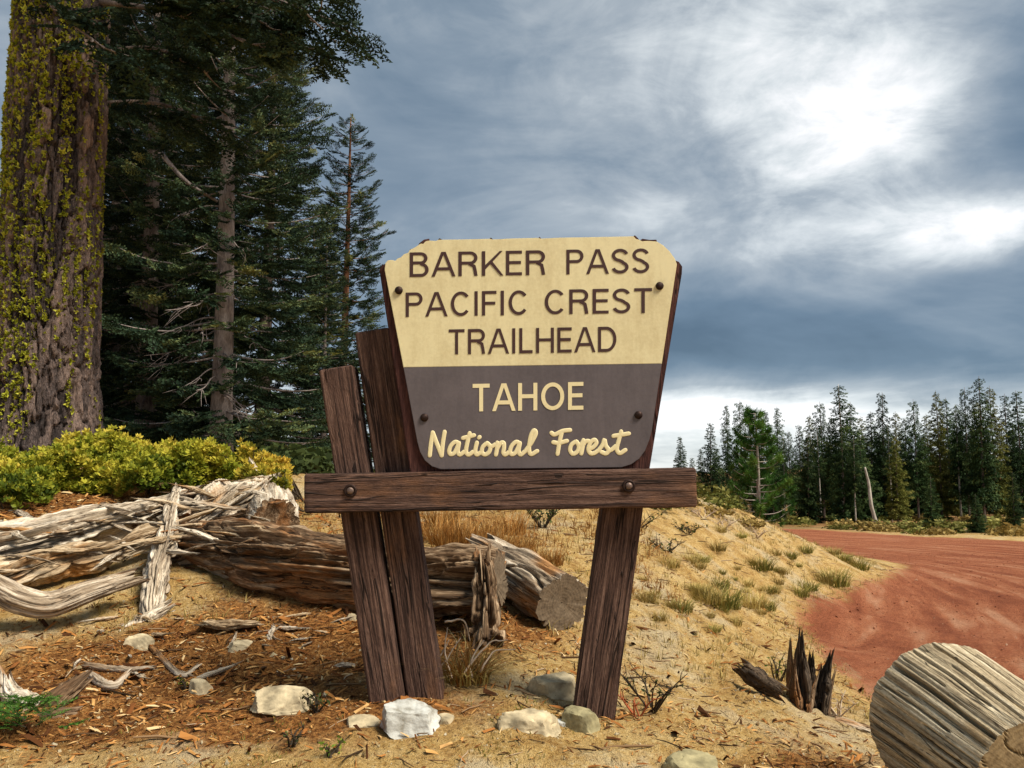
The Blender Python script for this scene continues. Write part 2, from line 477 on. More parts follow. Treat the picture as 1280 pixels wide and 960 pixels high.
# ------------------------------------------------------------------ terrain
def base_height(x, y):
    """road level: flat by the turnout, falling gently away beyond it, rising again far off"""
    d = np.maximum(y - 11, 0)
    z = -0.036 * np.minimum(d, 34) - 0.036 * 6 * (1 - np.exp(-np.maximum(d - 34, 0) / 6))
    far = np.maximum(np.hypot(x, y) - 62, 0)
    z = z + 0.075 * np.minimum(far, 60) * np.clip((x - 22) / 30, 0, 1) - 0.021 * far
    return z

CTRL = []
for px, py, d in ((482, 865, 3.68), (745, 900, 3.66), (640, 958, 3.12), (250, 958, 3.12), (20, 955, 3.1), (100, 832, 4.3), (330, 880, 3.7), (400, 780, 4.7),
                  (250, 748, 5.05), (90, 780, 4.75), (-60, 770, 4.7), (100, 640, 6.3), (-80, 640, 6.3), (60, 548, 8.8), (-150, 548, 8.8), (330, 632, 6.8), (230, 640, 6.4),
                  (600, 806, 4.35), (520, 806, 4.45), (680, 775, 5.0), (660, 690, 5.9), (480, 660, 6.4), (560, 645, 7.6), (700, 643, 7.6), (400, 612, 8.0), (800, 640, 8.4),
                  (870, 622, 9.6), (925, 636, 10.6), (980, 660, 11.6), (1040, 688, 12.1), (870, 700, 7.0), (940, 700, 8.6), (1000, 705, 10.2), (820, 760, 5.6), (900, 760, 6.6),
                  (850, 850, 4.6), (900, 925, 3.75), (820, 955, 3.2), (980, 870, 4.8)):
    p = at(px, py, d); CTRL.append(tuple(p))
CTRL += [(0, 0, 0.02), (-2, 0, .06), (2.5, 0, -.02), (0, 1.6, .16), (-2, 1.6, .24), (-4.5, 1.6, .4), (1.1, 2.0, .14), (-4, 3.2, .6), (1.58, 2.6, .26), (1.55, 3.2, .285), (1.2, 3.3, .34),
         (2.2, 2.6, .12), (2.3, 3.6, .10), (1.95, 4.6, .10), (2.3, 5.7, 0.0), (2.45, 7.8, 0.0), (3.4, 9.3, 0.0), (4.6, 11.0, 0.0), (5.5, 12.6, 0.0), (4, 5, 0), (4, 7.5, 0), (6, 10, 0), (4, 2, -.02), (7, 5, 0), (9, 12, 0), (7.2, 15.5, 0.0), (6, 16, .0),
         (3.2, 15.5, .45), (1, 14, .85), (-2, 12, 1.2), (-4, 15, 1.5), (-8, 15, 2.0), (-8, 9, 2.0), (-9, 4, 1.3), (-3, 22, 1.3), (0, 20, .5), (4, 20, .0), (2.5, 25, .0), (-9, 25, 2.0), (-1, 32, .2), (10, 20, 0), (9, 28, 0), (14, 14, 0), (14, 4, 0), (-12, 0, 1.0), (-16, 14, 2.4), (-14, 34, 1.6), (5, 38, 0), (20, 25, 0), (20, 45, 0), (0, 48, 0), (-20, 48, .8), (10, -6, 0), (0, -8, 0), (-12, -8, .5)]
CTRL = np.array(CTRL)
CB = CTRL[:, 2] - np.where(np.arange(len(CTRL)) < 0, 0, 0)
# heights above the base plane; points given as absolute near the camera (base is ~0 there), as offsets where y > 13
off = np.where((CTRL[:, 1] > 13), CTRL[:, 2], CTRL[:, 2] - base_height(CTRL[:, 0], CTRL[:, 1]))

def _phi(r):
    return r * r * np.log(r + 1e-9)
_W = np.log1p  # radial kernel works in warped space so that near detail stays local
_n = len(CTRL)
_A = np.zeros((_n + 3, _n + 3)); _d = np.hypot(CTRL[:, None, 0] - CTRL[None, :, 0], CTRL[:, None, 1] - CTRL[None, :, 1])
_A[:_n, :_n] = _d + 0.02 * np.eye(_n)
_A[:_n, _n] = 1; _A[:_n, _n + 1:] = CTRL[:, :2]; _A[_n, :_n] = 1; _A[_n + 1:, :_n] = CTRL[:, :2].T
_c = np.linalg.solve(_A, np.concatenate([off, np.zeros(3)]))

def smooth_height(x, y):
    x = np.asarray(x, float); y = np.asarray(y, float)
    sh = x.shape; x = x.ravel(); y = y.ravel()
    out = np.zeros(len(x))
    for s in range(0, len(x), 40000):
        xs, ys = x[s:s + 40000], y[s:s + 40000]
        d = np.sqrt((xs[:, None] - CTRL[None, :, 0]) ** 2 + (ys[:, None] - CTRL[None, :, 1]) ** 2 + 0.09)
        out[s:s + 40000] = d @ _c[:_n] + _c[_n] + xs * _c[_n + 1] + ys * _c[_n + 2]
    fade = np.clip(1 - (np.hypot(x, y - 15) - 38) / 25, 0, 1); fade = fade * fade * (3 - 2 * fade)
    return (out * fade + base_height(x, y)).reshape(sh)

# road outline: the turnout near the camera and the road that curves away behind the knoll
TOE = catmull([(2.6, -6), (2.5, 0), (2.45, 2.6), (2.25, 4.2), (2.2, 5.6), (2.35, 7.4), (3.1, 9.0), (4.5, 11.0), (5.5, 12.6), (6.0, 14.0), (5.6, 16.2), (4.2, 19), (1.5, 22.5), (-3, 27), (-10, 33), (-24, 43)], 240)
FAR = catmull([(30, -6), (24, 6), (17.5, 14), (13.6, 20), (11.2, 26), (9.2, 31.5), (5.5, 36), (0, 41), (-8, 47), (-20, 56)], 160)
ROADPOLY = np.vstack([TOE, FAR[::-1]])

def poly_sd(x, y, poly):
    """signed distance to a polygon, positive inside"""
    x = x.ravel(); y = y.ravel()
    best = np.full(len(x), 1e9); inside = np.zeros(len(x), bool)
    a = poly; b = np.roll(poly, -1, 0)
    for (x0, y0), (x1, y1) in zip(a, b):
        ex, ey = x1 - x0, y1 - y0; l2 = ex * ex + ey * ey + 1e-12
        t = np.clip(((x - x0) * ex + (y - y0) * ey) / l2, 0, 1)
        best = np.minimum(best, (x - x0 - t * ex) ** 2 + (y - y0 - t * ey) ** 2)
        c = ((y0 > y) != (y1 > y)); 
        with np.errstate(divide='ignore', invalid='ignore'):
            inside ^= c & (x < ex * (y - y0) / (ey if ey else 1e-12) + x0)
    return np.where(inside, 1, -1) * np.sqrt(best)

def axis_coords(lo, hi, step, far, growth=1.09):
    mid = list(np.arange(lo, hi + 1e-6, step)); s = step; a = [mid[0]]; 
    while a[-1] > far[0]: s = min(s * growth, 14); a.append(a[-1] - s)
    s = step; b = [mid[-1]]
    while b[-1] < far[1]: s = min(s * growth, 14); b.append(b[-1] + s)
    return np.array(a[:0:-1] + mid + b[1:])
GX = axis_coords(-3.4, 3.0, 0.030, (-420, 420), 1.06)
GY = axis_coords(2.6, 7.6, 0.030, (-60, 700), 1.038)
gx, gy = np.meshgrid(GX, GY)
road_sd = poly_sd(gx, gy, ROADPOLY).reshape(gx.shape)
gz = smooth_height(gx, gy)
onroad = np.clip(road_sd / 0.35 + 0.5, 0, 1)
P3 = np.stack([gx, gy, np.zeros_like(gx)], -1)
detail = 0.05 * fbm(P3 * 0.8, 3, 3) + 0.030 * fbm(P3 * 3.2, 4, 11) + 0.011 * fbm(P3 * 13, 3, 21)
clod = np.maximum(fbm(P3 * 9, 2, 31), 0) ** 2
detail = detail + 0.045 * clod + 0.006 * fbm(P3 * 30, 2, 61)
near = np.clip(1.3 - np.hypot(gx, gy - 5) / 40, 0.2, 1)
ruts = 0.012 * fbm(P3 * np.array([1.2, 0.5, 1]), 3, 41)
gz = gz + detail * (1 - onroad) * near + (ruts + 0.006 * fbm(P3 * 6, 2, 51)) * onroad

def H(x, y):
    """ground height by bilinear look-up in the terrain grid"""
    x = np.atleast_1d(np.asarray(x, float)); y = np.atleast_1d(np.asarray(y, float))
    i = np.clip(np.searchsorted(GX, x) - 1, 0, len(GX) - 2); j = np.clip(np.searchsorted(GY, y) - 1, 0, len(GY) - 2)
    fx = np.clip((x - GX[i]) / (GX[i + 1] - GX[i]), 0, 1); fy = np.clip((y - GY[j]) / (GY[j + 1] - GY[j]), 0, 1)
    return (gz[j, i] * (1 - fx) * (1 - fy) + gz[j, i + 1] * fx * (1 - fy) + gz[j + 1, i] * (1 - fx) * fy + gz[j + 1, i + 1] * fx * fy)

def GP(px, py, dmax=120.0, dmin=2.2):
    """where the line of sight through a photo pixel meets the ground"""
    r = ray(px, py); r = r / r[1]
    d = np.geomspace(dmin, dmax, 1500)
    pts = EYE + r[None] * d[:, None]
    below = pts[:, 2] < H(pts[:, 0], pts[:, 1])
    k = int(np.argmax(below)) if below.any() else len(d) - 1
    p = pts[k].copy(); p[2] = H(p[0], p[1])[0]
    return p

def project(p):
    """world points -> photo pixels"""
    q = np.asarray(p) - EYE
    c, s = math.cos(PITCH), math.sin(PITCH)
    dep = q[..., 1] * c + q[..., 2] * s; up = -q[..., 1] * s + q[..., 2] * c
    return 640 + F * q[..., 0] / dep, 480 - F * up / dep, dep

def build_ground():
    def blob(x0, y0, rx, ry, a=1.0): return a * np.exp(-((gx - x0) / rx) ** 2 - ((gy - y0) / ry) ** 2)
    litter = blob(-1.3, 4.35, .75, .35) + blob(-.75, 4.5, .5, .35) + blob(-1.9, 3.75, .5, .4, .9) + blob(-1.2, 3.6, .9, .18, .75) + blob(-3.1, 6.5, 1.6, .55, 1.2) + blob(-1.2, 5.2, .5, .3, .7) + blob(-.3, 7.3, .8, .8, .5) + blob(-.2, 4.6, .5, .3, .6) + blob(1.25, 3.35, .3, .4, .5) + blob(-6, 10, 4, 3, 1.0) + blob(-1.7, 4.1, 1.5, .9, .50) + blob(-.6, 3.5, 1.0, .45, .38) + blob(1.3, 3.6, .5, .8, .35) + blob(.2, 5.2, 1.2, .6, .3)
    duff = np.clip((gy - 24) / 10, 0, 1)
    lane_x = gx * 0 + np.hypot(gx - 40, gy + 10); lane_y = np.abs(road_sd)
    lane = np.stack([np.unwrap(np.arctan2(gy - 13, gx + 3.0)) * 9, np.hypot(gx + 3, (gy - 13) * .85), 0 * gx], -1)
    V = np.stack([gx, gy, gz], -1).reshape(-1, 3)
    Fq = grid_faces(len(GX), len(GY))
    red = np.clip(road_sd / 0.6 + 0.5, 0, 1)
    redv = red.ravel(); sd_f = road_sd.ravel()[Fq].mean(1)
    isroad = sd_f > 0
    at_ = dict(red=redv, litter=np.clip(litter, 0, 1).ravel(), duff=(duff * (1 - red)).ravel(), lane=lane.reshape(-1, 3))
    for nm, sel, lab, cat in (('ground', ~isroad, 'sandy tan bank and forest floor', 'ground'), ('road', isroad, 'red cinder road curving behind the sandy knoll', 'road')):
        f = Fq[sel]; used = np.unique(f); remap = np.full(len(V), -1); remap[used] = np.arange(len(used))
        me = mesh(nm, V[used], remap[f], M_earth, True, {k: a[used] for k, a in at_.items()})
        tag(link(nm, me), lab, cat, kind='structure')
build_ground()

# ------------------------------------------------------------------ trailhead sign
M_post = mat_wood('stained_timber', (.028, .015, .011), (.088, .047, .034), (.18, .105, .076), (.21, .10, .05), 0.22, fine=2.6, attr='rest', stretch=34, bs=1.0, lo=.40, hi=.60)
M_backing = mat_wood('backing_board', (.025, .010, .008), (.06, .022, .018), (.10, .042, .032), None, fine=1.0, bs=0.4)
M_bolt = mat_plain('rusty_bolt', (.035, .02, .016), 0.55, 0.3, 60, 0.3, 0.6)
M_boltcore = mat_plain('worn_bolt_head', (.16, .11, .09), 0.5, 0.3, 60, 0.3, 0.6)

def mat_paint(name, col, dirt, rough=0.5, amt=0.5):
    m, t, b = new_mat(name)
    v = coords(t)
    n1 = noise(t, v, 3.0, 6, 0.65); n2 = noise(t, coords(t, scale=(1, 1, 0.15)), 30, 4, 0.6); n3 = noise(t, v, 90, 3, 0.6)
    g = math_node(t, 'ADD', math_node(t, 'MULTIPLY', n1, 0.55), math_node(t, 'ADD', math_node(t, 'MULTIPLY', n2, 0.25), math_node(t, 'MULTIPLY', n3, 0.2)))
    c = ramp(t, g, [(0.3, dirt), (0.3 + 0.3 * amt, col), (0.8, tuple(min(.9, x * 1.08) for x in col))])
    t.links.new(c, b.inputs['Base Color']); b.inputs['Roughness'].default_value = rough; b.inputs['Specular IOR Level'].default_value = 0.35
    bump(t, b, n3, 0.06, 0.004)
    return m
M_cream = mat_paint('cream_paint', (.70, .61, .355), (.49, .39, .20), 0.5, 0.85)
M_brown = mat_paint('brown_paint', (.118, .097, .100), (.066, .054, .056), 0.42, 0.9)
M_letter_dark = mat_paint('dark_lettering', (.050, .020, .016), (.03, .012, .01), 0.5)
M_letter_cream = mat_paint('cream_lettering', (.74, .63, .36), (.58, .46, .22), 0.5)

SD = 3.615                       # front plane of the posts
sign_base = at(625, 880, SD); sign_base[2] = H(sign_base[0], sign_base[1])[0]
sign = empty('trailhead_sign', sign_base)
tag(sign, 'cream and brown wooden trailhead sign on three slanted dark timber posts', 'sign')

def timber(name, p0, p1, width, thick, y0, parent, seed, bev=0.010, flip=False):
    """rough-sawn beam from p0 to p1 (centre line in the plane of its front face y0), slightly worn"""
    p0 = np.array(p0); p1 = np.array(p1)
    ax = p1 - p0; ln = np.linalg.norm(ax); ax /= ln
    side = np.cross(ax, [0, 1, 0]); side /= np.linalg.norm(side); dep = np.cross(side, ax)
    if dep[1] < 0: dep = -dep
    w, h = width / 2, thick
    # rounded rectangle section
    sec = []
    for cx, cy, a0 in ((w - bev, h - bev, 0), (-w + bev, h - bev, 90), (-w + bev, bev, 180), (w - bev, bev, 270)):
        for k in range(4): a = R(a0 + k * 30); sec.append((cx + bev * math.cos(a), cy + bev * math.sin(a)))
    dense = []
    for (x0, z0), (x1, z1) in zip(sec, sec[1:] + sec[:1]):
        m = max(1, int(math.hypot(x1 - x0, z1 - z0) / 0.009))
        for k in range(m): dense.append((x0 + (x1 - x0) * k / m, z0 + (z1 - z0) * k / m))
    sec = np.array(dense); k = len(sec)
    ns = int(ln / 0.02) + 2
    s = np.linspace(0, ln, ns)
    s = np.concatenate([[0], [0.006], s[1:-1], [ln - 0.006], [ln]]); s = np.unique(s)
    inset = np.ones(len(s)); inset[0] = inset[-1] = 1 - bev * 0.7 / w
    cen = np.array([0, h / 2])
    sx = (sec - cen)[None] * inset[:, None, None] + cen
    rest = np.concatenate([sx, np.broadcast_to(s[:, None, None], sx.shape[:2] + (1,))], -1)
    g = vnoise(rest * np.array([60, 60, 2.2]), seed); g2 = vnoise(rest * np.array([16, 16, 1.1]), seed + 3)
    disp = -0.0028 * (1 - np.abs(g)) ** 6 - 0.004 * (1 - np.abs(g2)) ** 14 + 0.0012 * vnoise(rest * 9, seed + 5)
    crack = vnoise(rest * np.array([9, 9, .35]), seed + 8); disp -= 0.012 * np.clip(1 - np.abs(crack) * 34, 0, 1) * (vnoise(rest * np.array([4, 4, 1.3]), seed + 12) > -.1)
    nrm = sx - cen; nrm = nrm / (np.linalg.norm(nrm, axis=-1, keepdims=True) + 1e-9)
    sx = sx + nrm * disp[..., None]
    v = p0 + side * sx[..., :1] + dep * sx[..., 1:2] + ax * s[:, None, None]
    v = v.reshape(-1, 3); rest = rest.reshape(-1, 3)
    f = grid_faces(k, len(s), True)
    m = len(v)
    ends = []
    v = np.vstack([v, p0 + dep * h / 2, p1 + dep * h / 2]); rest = np.vstack([rest, [[0, h / 2, 0], [0, h / 2, ln]]])
    i = np.arange(k); j = (i + 1) % k; e = (len(s) - 1) * k
    ends = np.vstack([np.stack([j, i, np.full(k, m)], 1), np.stack([e + i, e + j, np.full(k, m + 1)], 1)])
    me = mesh(name, v - np.asarray(sign_base), [f, ends], M_post, True, {'rest': rest + seed * 3.1})
    me.set_sharp_from_angle(angle=R(40))
    return link(name, me, parent)

def sp(px, py, d=SD): return at(px, py, d)
def ext(p, q, m):            # extend q away from p by m metres
    p = np.array(p); q = np.array(q); u = (q - p) / np.linalg.norm(q - p); return q + u * m
a0, a1 = sp(419.5, 459), sp(481, 862)
timber('post', ext(a0, a1, .25), a0, .142, .125, SD, sign, 1)
b0, b1 = sp(464.5, 412, SD + .03), sp(529.5, 862, SD + .03)
timber('post', ext(b0, b1, .25), b0, .147, .125, SD + .045, sign, 2)
c0, c1 = sp(818, 345, SD + .004), sp(743, 900)
timber('post', ext(c0, c1, .25), c0, .168, .125, SD, sign, 3)
beam_y = SD - .088
e0, e1 = at(380, 617, beam_y), at(871, 609.5, beam_y)
beam = timber('crossbeam', e0, e1, .158, .085, beam_y, sign, 4)

def bolt(px, py, y, parent, rad=0.021, name='bolt'):
    c = at(px, py, y)
    k = 20; a = np.arange(k) * 2 * math.pi / k
    prof = [(1.0, .004), (1.0, -.003), (.92, -.006), (.62, -.006), (.60, -.0005), (.55, -.0005)]
    ring = np.array([[(r * rad * math.cos(t), h, r * rad * math.sin(t)) for t in a] for r, h in prof]).reshape(-1, 3) + c
    me = mesh(name, ring - np.asarray(sign_base), [grid_faces(k, len(prof), True)], M_bolt, True)
    o = link(name, me, parent)
    prof = [(.56, .001), (.56, -.006), (.46, -.0095), (.2, -.0115), (.01, -.012)]
    ring = np.array([[(r * rad * math.cos(t), h, r * rad * math.sin(t)) for t in a] for r, h in prof]).reshape(-1, 3) + c
    link('bolt_head', mesh('bolt_head', ring - np.asarray(sign_base), [grid_faces(k, len(prof), True)], M_boltcore, True), o)
    return o
bolt(438, 613.5, beam_y - .001, beam, 0.026); bolt(786, 607.5, beam_y - .001, beam, 0.026)

def prism(name, pix, yf, thick, mat, parent, bev=0.002, rest=None):
    """flat board whose outline is given in photo pixels, front face at yf"""
    bm = bmesh.new()
    pts = [at(px, py, yf) - np.asarray(sign_base) for px, py in pix]
    vs = [bm.verts.new(p) for p in pts]
    f = bm.faces.new(vs)
    if f.normal.y > 0: f.normal_flip()
    bm.normal_update()
    r = bmesh.ops.extrude_face_region(bm, geom=[f])
    bmesh.ops.translate(bm, verts=[g for g in r['geom'] if isinstance(g, bmesh.types.BMVert)], vec=(0, thick, 0))
    bmesh.ops.recalc_face_normals(bm, faces=bm.faces)
    if bev:
        bmesh.ops.bevel(bm, geom=[e for e in bm.edges if all(abs(v.co.y - (yf - sign_base[1])) < 1e-5 for v in e.verts)], offset=bev, segments=2, affect='EDGES')
    me = bpy.data.meshes.new(name); bm.to_mesh(me); bm.free()
    me.materials.append(mat)
    co = np.zeros(len(me.vertices) * 3, np.float32); me.vertices.foreach_get('co', co); co = co.reshape(-1, 3)
    a = me.attributes.new('rest', 'FLOAT_VECTOR', 'POINT'); a.data.foreach_set('vector', np.ascontiguousarray(co[:, [0, 1, 2]]).ravel())
    me.set_sharp_from_angle(angle=R(35))
    return link(name, me, parent)

board = prism('backing_board', [(474, 337), (477, 331), (490, 327), (838, 323), (849, 327), (853, 333), (852.5, 342), (811.5, 590), (513, 593)], SD - .046, .042, M_backing, sign, .004)
YB = SD - .060
split_l, split_r = (504.2, 459.2), (827.3, 454.6)
def arc(cx, cy, r, a0, a1, n, dx=0.0): return [(cx + r * math.cos(R(a0 + (a1 - a0) * k / n)), cy + r * math.sin(R(a0 + (a1 - a0) * k / n))) for k in range(n + 1)]
top_edge = [(480.6, 337), (481.6, 329), (484.6, 325.4), (490, 324.8), (494, 326), (497, 323), (501, 321.6), (505, 317.5), (510, 316), (512.5, 312), (518, 309.5), (521, 307.5), (526, 304.4), (529, 304.8), (532, 301.5), (537, 300.6), (545, 301),
            (548, 299.6), (581, 299.2), (612, 298.4), (616, 299.2), (640, 298), (672, 297.2), (676, 298.2), (700, 297), (760, 296), (792, 295.3), (795, 298.6), (799, 299.6), (803, 301.6), (809, 301), (821, 301.8), (829, 306.5), (837, 314), (843.5, 323), (846.2, 330)]
cream = prism('cream_panel', top_edge + [split_r, split_l], YB, .014, M_cream, sign, .0018)
brown_pts = [split_l, split_r] + [(815, 537), (812, 549), (806.5, 563), (799, 573.5), (789, 580.5), (777, 584.2)] + [(551, 586.6), (540, 583), (531, 575.5), (525, 565), (521.5, 552)]
brown = prism('brown_panel', brown_pts, YB - .0015, .0155, M_brown, sign, .0018)
# bare plywood left standing where the cream paint has flaked off the rim
for nm, pts in (('bare_edge', [(521.5, 309), (524, 304), (530, 299.5), (536.5, 298.3), (537, 301.5), (528, 306)]), ('bare_edge', [(799, 301), (803, 298.4), (812, 299.8), (820.5, 299.6), (821.5, 303.5), (806, 303)]),
                ('bare_edge', [(790, 297), (793.5, 294), (797, 297.2), (799.5, 300.5), (795, 300.5)]), ('bare_edge', [(546, 302), (549, 297.8), (552, 299), (552, 302)]), ('bare_edge', [(672.5, 299), (674.5, 295.8), (677, 299.2)]),
                ('bare_edge', [(611, 300), (613.5, 296.8), (617, 300)]), ('bare_edge', [(509, 318), (513, 311), (515, 313), (512, 319)])):
    prism(nm, pts, YB + .003, .009, M_backing, cream, .0)
for px, py in ((498.5, 363), (824.5, 357.5), (530.5, 522), (798, 518.8)):
    c = at(px, py, YB - .0015); k = 18; a = np.arange(k) * 2 * math.pi / k
    prof = [(1.0, .003), (1.0, -.004), (.85, -.008), (.5, -.011), (.02, -.012)]
    ring = np.array([[(r * .0165 * math.cos(t), h, r * .0165 * math.sin(t)) for t in a] for r, h in prof]).reshape(-1, 3) + c
    link('panel_bolt', mesh('panel_bolt', ring - np.asarray(sign_base), [grid_faces(k, len(prof), True)], M_bolt, True), cream if py < 400 else brown)

GLYPH_W = dict(B=.80, A=.90, R=.82, K=.84, E=.70, P=.77, S=.76, C=.88, I=.30, F=.68, T=.76, L=.66, H=.84, D=.86, O=.98)
def bow(cx, cy, rx, ry, a0, a1, n=14):
    return [(cx + rx * math.cos(R(a0 + (a1 - a0) * k / n)), cy + ry * math.sin(R(a0 + (a1 - a0) * k / n))) for k in range(n + 1)]
def glyph(ch, w):
    """centre lines of one sans capital, cap height 1"""
    W = GLYPH_W[ch] - .14; h = w / 2; l, r, t, b = h, W - h, 1 - h, h
    stem = [(l, 0), (l, 1)]
    if ch == 'I': return [[(W / 2, 0), (W / 2, 1)]]
    if ch == 'T': return [[(0, t), (W, t)], [(W / 2, 0), (W / 2, 1 - w)]]
    if ch == 'L': return [stem, [(w, b), (W, b)]]
    if ch == 'H': return [stem, [(r, 0), (r, 1)], [(w, .52), (W - w, .52)]]
    if ch == 'E': return [stem, [(w, t), (W, t)], [(w, b), (W, b)], [(w, .52), (W * .94, .52)]]
    if ch == 'F': return [stem, [(w, t), (W, t)], [(w, .50), (W * .92, .50)]]
    if ch == 'A': return [[(.02, -.06), (W / 2 - .02, 1.06)], [(W - .02, -.06), (W / 2 + .02, 1.06)], [(W * .2, .31), (W * .8, .31)]]
    if ch == 'K': return [stem, [(l + .02, .30), (W - .03, 1.06)], [(W * .40, .60), (W + .0, -.05)]]
    if ch == 'O': return [bow(W / 2, .5, W / 2 - h, .5 - h, 90, 450, 40)]
    if ch == 'C': return [bow(W / 2 + .02, .5, W / 2 - h, .5 - h, 40, 320, 30)]
    if ch == 'D': return [stem, [(w * .9, t), (W * .45, t)] + bow(W * .45, .5, W * .55 - h, .5 - h, 90, -90, 22)[1:] + [(w * .9, b)]]
    if ch == 'P': return [stem, [(w * .9, t), (W * .58, t)] + bow(W * .60, .735 - h * .1, W * .40 - h, .265 - h * .9, 90, -90, 16)[1:] + [(w * .9, .47 + h * .8)]]
    if ch == 'R': return [stem, [(w * .9, t), (W * .58, t)] + bow(W * .60, .735, W * .38 - h, .265 - h, 90, -90, 16)[1:] + [(w * .9, .47 + h)], [(W * .55, .50), (W * .80, .40), (W * .86, .2), (W * .90, 0)]]
    if ch == 'B': return [stem, [(w * .9, t), (W * .55, t)] + bow(W * .58, .755, W * .36 - h, .245 - h, 90, -90, 14)[1:] + [(w * .9, .51 + h)], [(W * .55, .51 + h)] + bow(W * .60, .255 + h / 2, W * .40 - h, .255 - h / 2, 90, -90, 16)[1:] + [(w * .9, b)]]
    if ch == 'S': return [bow(W / 2, .74, W / 2 - h * 1.1, .26 - h, 15, 190, 14)[:-1] + bow(W / 2, .74, W / 2 - h * 1.1, .26 - h * .9, 190, 262, 6) + [(W * .62, .475)] + bow(W / 2, .255, W / 2 - h, .255 - h, 62, -20, 8) + bow(W / 2, .255, W / 2 - h, .255 - h, -30, -168, 12)]
def word(txt, x0, x1, top0, base0, top1, base1, mat, parent, yf, weight=.118):
    """one word of sans lettering between photo x0 and x1; cap height and baseline given at both ends"""
    bag = Bag(); pen = 0.0; rib = []
    for ch in txt:
        for st in glyph(ch, weight):
            P = np.array(st, float); keep = np.concatenate([[True], np.linalg.norm(np.diff(P, axis=0), axis=1) > 1e-4]); P = P[keep]
            closed = np.linalg.norm(P[0] - P[-1]) < 1e-3 and len(P) > 4
            d = np.diff(P, axis=0); d /= np.linalg.norm(d, axis=1)[:, None]; nn = np.stack([-d[:, 1], d[:, 0]], 1)
            nv = np.vstack([nn[:1], nn[:-1] + nn[1:], nn[-1:]])
            if closed: nv[0] = nv[-1] = nn[0] + nn[-1]
            nv /= np.linalg.norm(nv, axis=1)[:, None]
            cosm = np.concatenate([[1], np.maximum(np.sum(nv[1:-1] * nn[1:], 1), .5), [1]])
            nv = nv / cosm[:, None] * weight / 2
            L_, R_ = P + nv, P - nv
            for q in (L_, R_): q[:, 1] = np.clip(q[:, 1], 0, 1); q[:, 0] += pen
            rib.append((L_, R_))
        pen += GLYPH_W[ch]
    xs = np.concatenate([np.concatenate([l[:, 0], r[:, 0]]) for l, r in rib]); lo, hi = xs.min(), xs.max()
    for k, (l, r) in enumerate(rib):
        def to(q, dy):
            out = []
            for a, b in q:
                f = (a - lo) / (hi - lo); t = top0 + (top1 - top0) * f; bs = base0 + (base1 - base0) * f
                out.append(at(x0 + (x1 - x0) * f, bs + (t - bs) * b, yf) + np.array([0, dy, 0]))
            return np.array(out)
        dy = -.0010 - .00012 * (k % 6)
        m = len(l); v = np.vstack([to(l, dy), to(r, dy), to(l, .0006), to(r, .0006)])
        i = np.arange(m - 1); fr = np.stack([i, i + m, i + m + 1, i + 1], 1); s1 = np.stack([i, i + 1, i + 1 + 2 * m, i + 2 * m], 1); s2 = np.stack([i + m, i + 3 * m, i + 3 * m + 1, i + m + 1], 1)
        e = np.array([(0, 2 * m, 3 * m, m), (m - 1, 2 * m - 1, 4 * m - 1, 3 * m - 1)])
        bag.add(v, np.vstack([fr, s1, s2, e]))
    return link('lettering', bag.mesh('lettering', mat, False, sign_base), parent)
word('BARKER', 512.2, 681.5, 315.6, 346.2, 312.8, 343.4, M_letter_dark, cream, YB - .0004)
word('PASS', 708, 811.5, 312.2, 343, 310.4, 341.2, M_letter_dark, cream, YB - .0004)
word('PACIFIC', 507.2, 658, 365.8, 396.2, 362.8, 393.4, M_letter_dark, cream, YB - .0004)
word('CREST', 681, 815, 362.4, 393, 360, 391, M_letter_dark, cream, YB - .0004)
word('TRAILHEAD', 561, 770.5, 411.8, 443, 408.2, 439.6, M_letter_dark, cream, YB - .0004)
word('TAHOE', 590.8, 729.2, 480, 514.4, 477.4, 512, M_letter_cream, brown, YB - .0019, .142)

SCRIPT = {'National': [
    [(78, 203), (84, 140), (95, 72)], [(95, 72), (120, 138), (146, 203)], [(146, 203), (153, 130), (163, 68)],
    [(244, 134), (224, 126), (200, 146), (189, 176), (198, 196), (220, 186), (242, 140)], [(245, 132), (238, 178), (250, 198), (278, 180)],
    [(306, 76), (293, 128), (285, 178), (299, 199), (326, 182)], [(268, 104), (300, 96), (331, 88)],
    [(347, 130), (338, 174), (347, 198), (372, 184)], [(360, 101), (363, 98)],
    [(402, 134), (380, 156), (376, 184), (394, 198), (416, 184), (424, 154), (408, 134), (402, 134)], [(420, 148), (436, 150), (452, 140)],
    [(464, 130), (462, 165), (456, 198)], [(460, 170), (482, 134), (500, 132), (502, 160), (498, 186), (510, 198), (530, 184)],
    [(592, 134), (572, 126), (548, 146), (537, 176), (546, 196), (568, 186), (590, 140)], [(593, 132), (586, 178), (598, 198), (624, 178)],
    [(624, 178), (660, 128), (684, 78), (674, 60), (656, 90), (645, 160), (656, 196), (692, 178)]],
    'Forest': [
    [(774, 74), (792, 84), (836, 64), (880, 58)], [(832, 70), (818, 134), (808, 194)], [(784, 128), (816, 132), (862, 120)],
    [(912, 124), (888, 142), (880, 172), (896, 194), (920, 182), (930, 152), (918, 126), (912, 124)], [(928, 144), (944, 138), (956, 118)],
    [(956, 116), (952, 150), (944, 192)], [(950, 150), (968, 124), (986, 120)],
    [(986, 168), (1012, 156), (1030, 132), (1020, 114), (998, 128), (984, 164), (996, 190), (1018, 190), (1044, 172)],
    [(1044, 172), (1066, 142), (1076, 114), (1084, 146), (1100, 172), (1086, 192), (1060, 184)], [(1100, 178), (1120, 168), (1140, 150)],
    [(1172, 66), (1158, 116), (1147, 166), (1164, 190), (1196, 172)], [(1128, 92), (1168, 86), (1216, 78)]]}
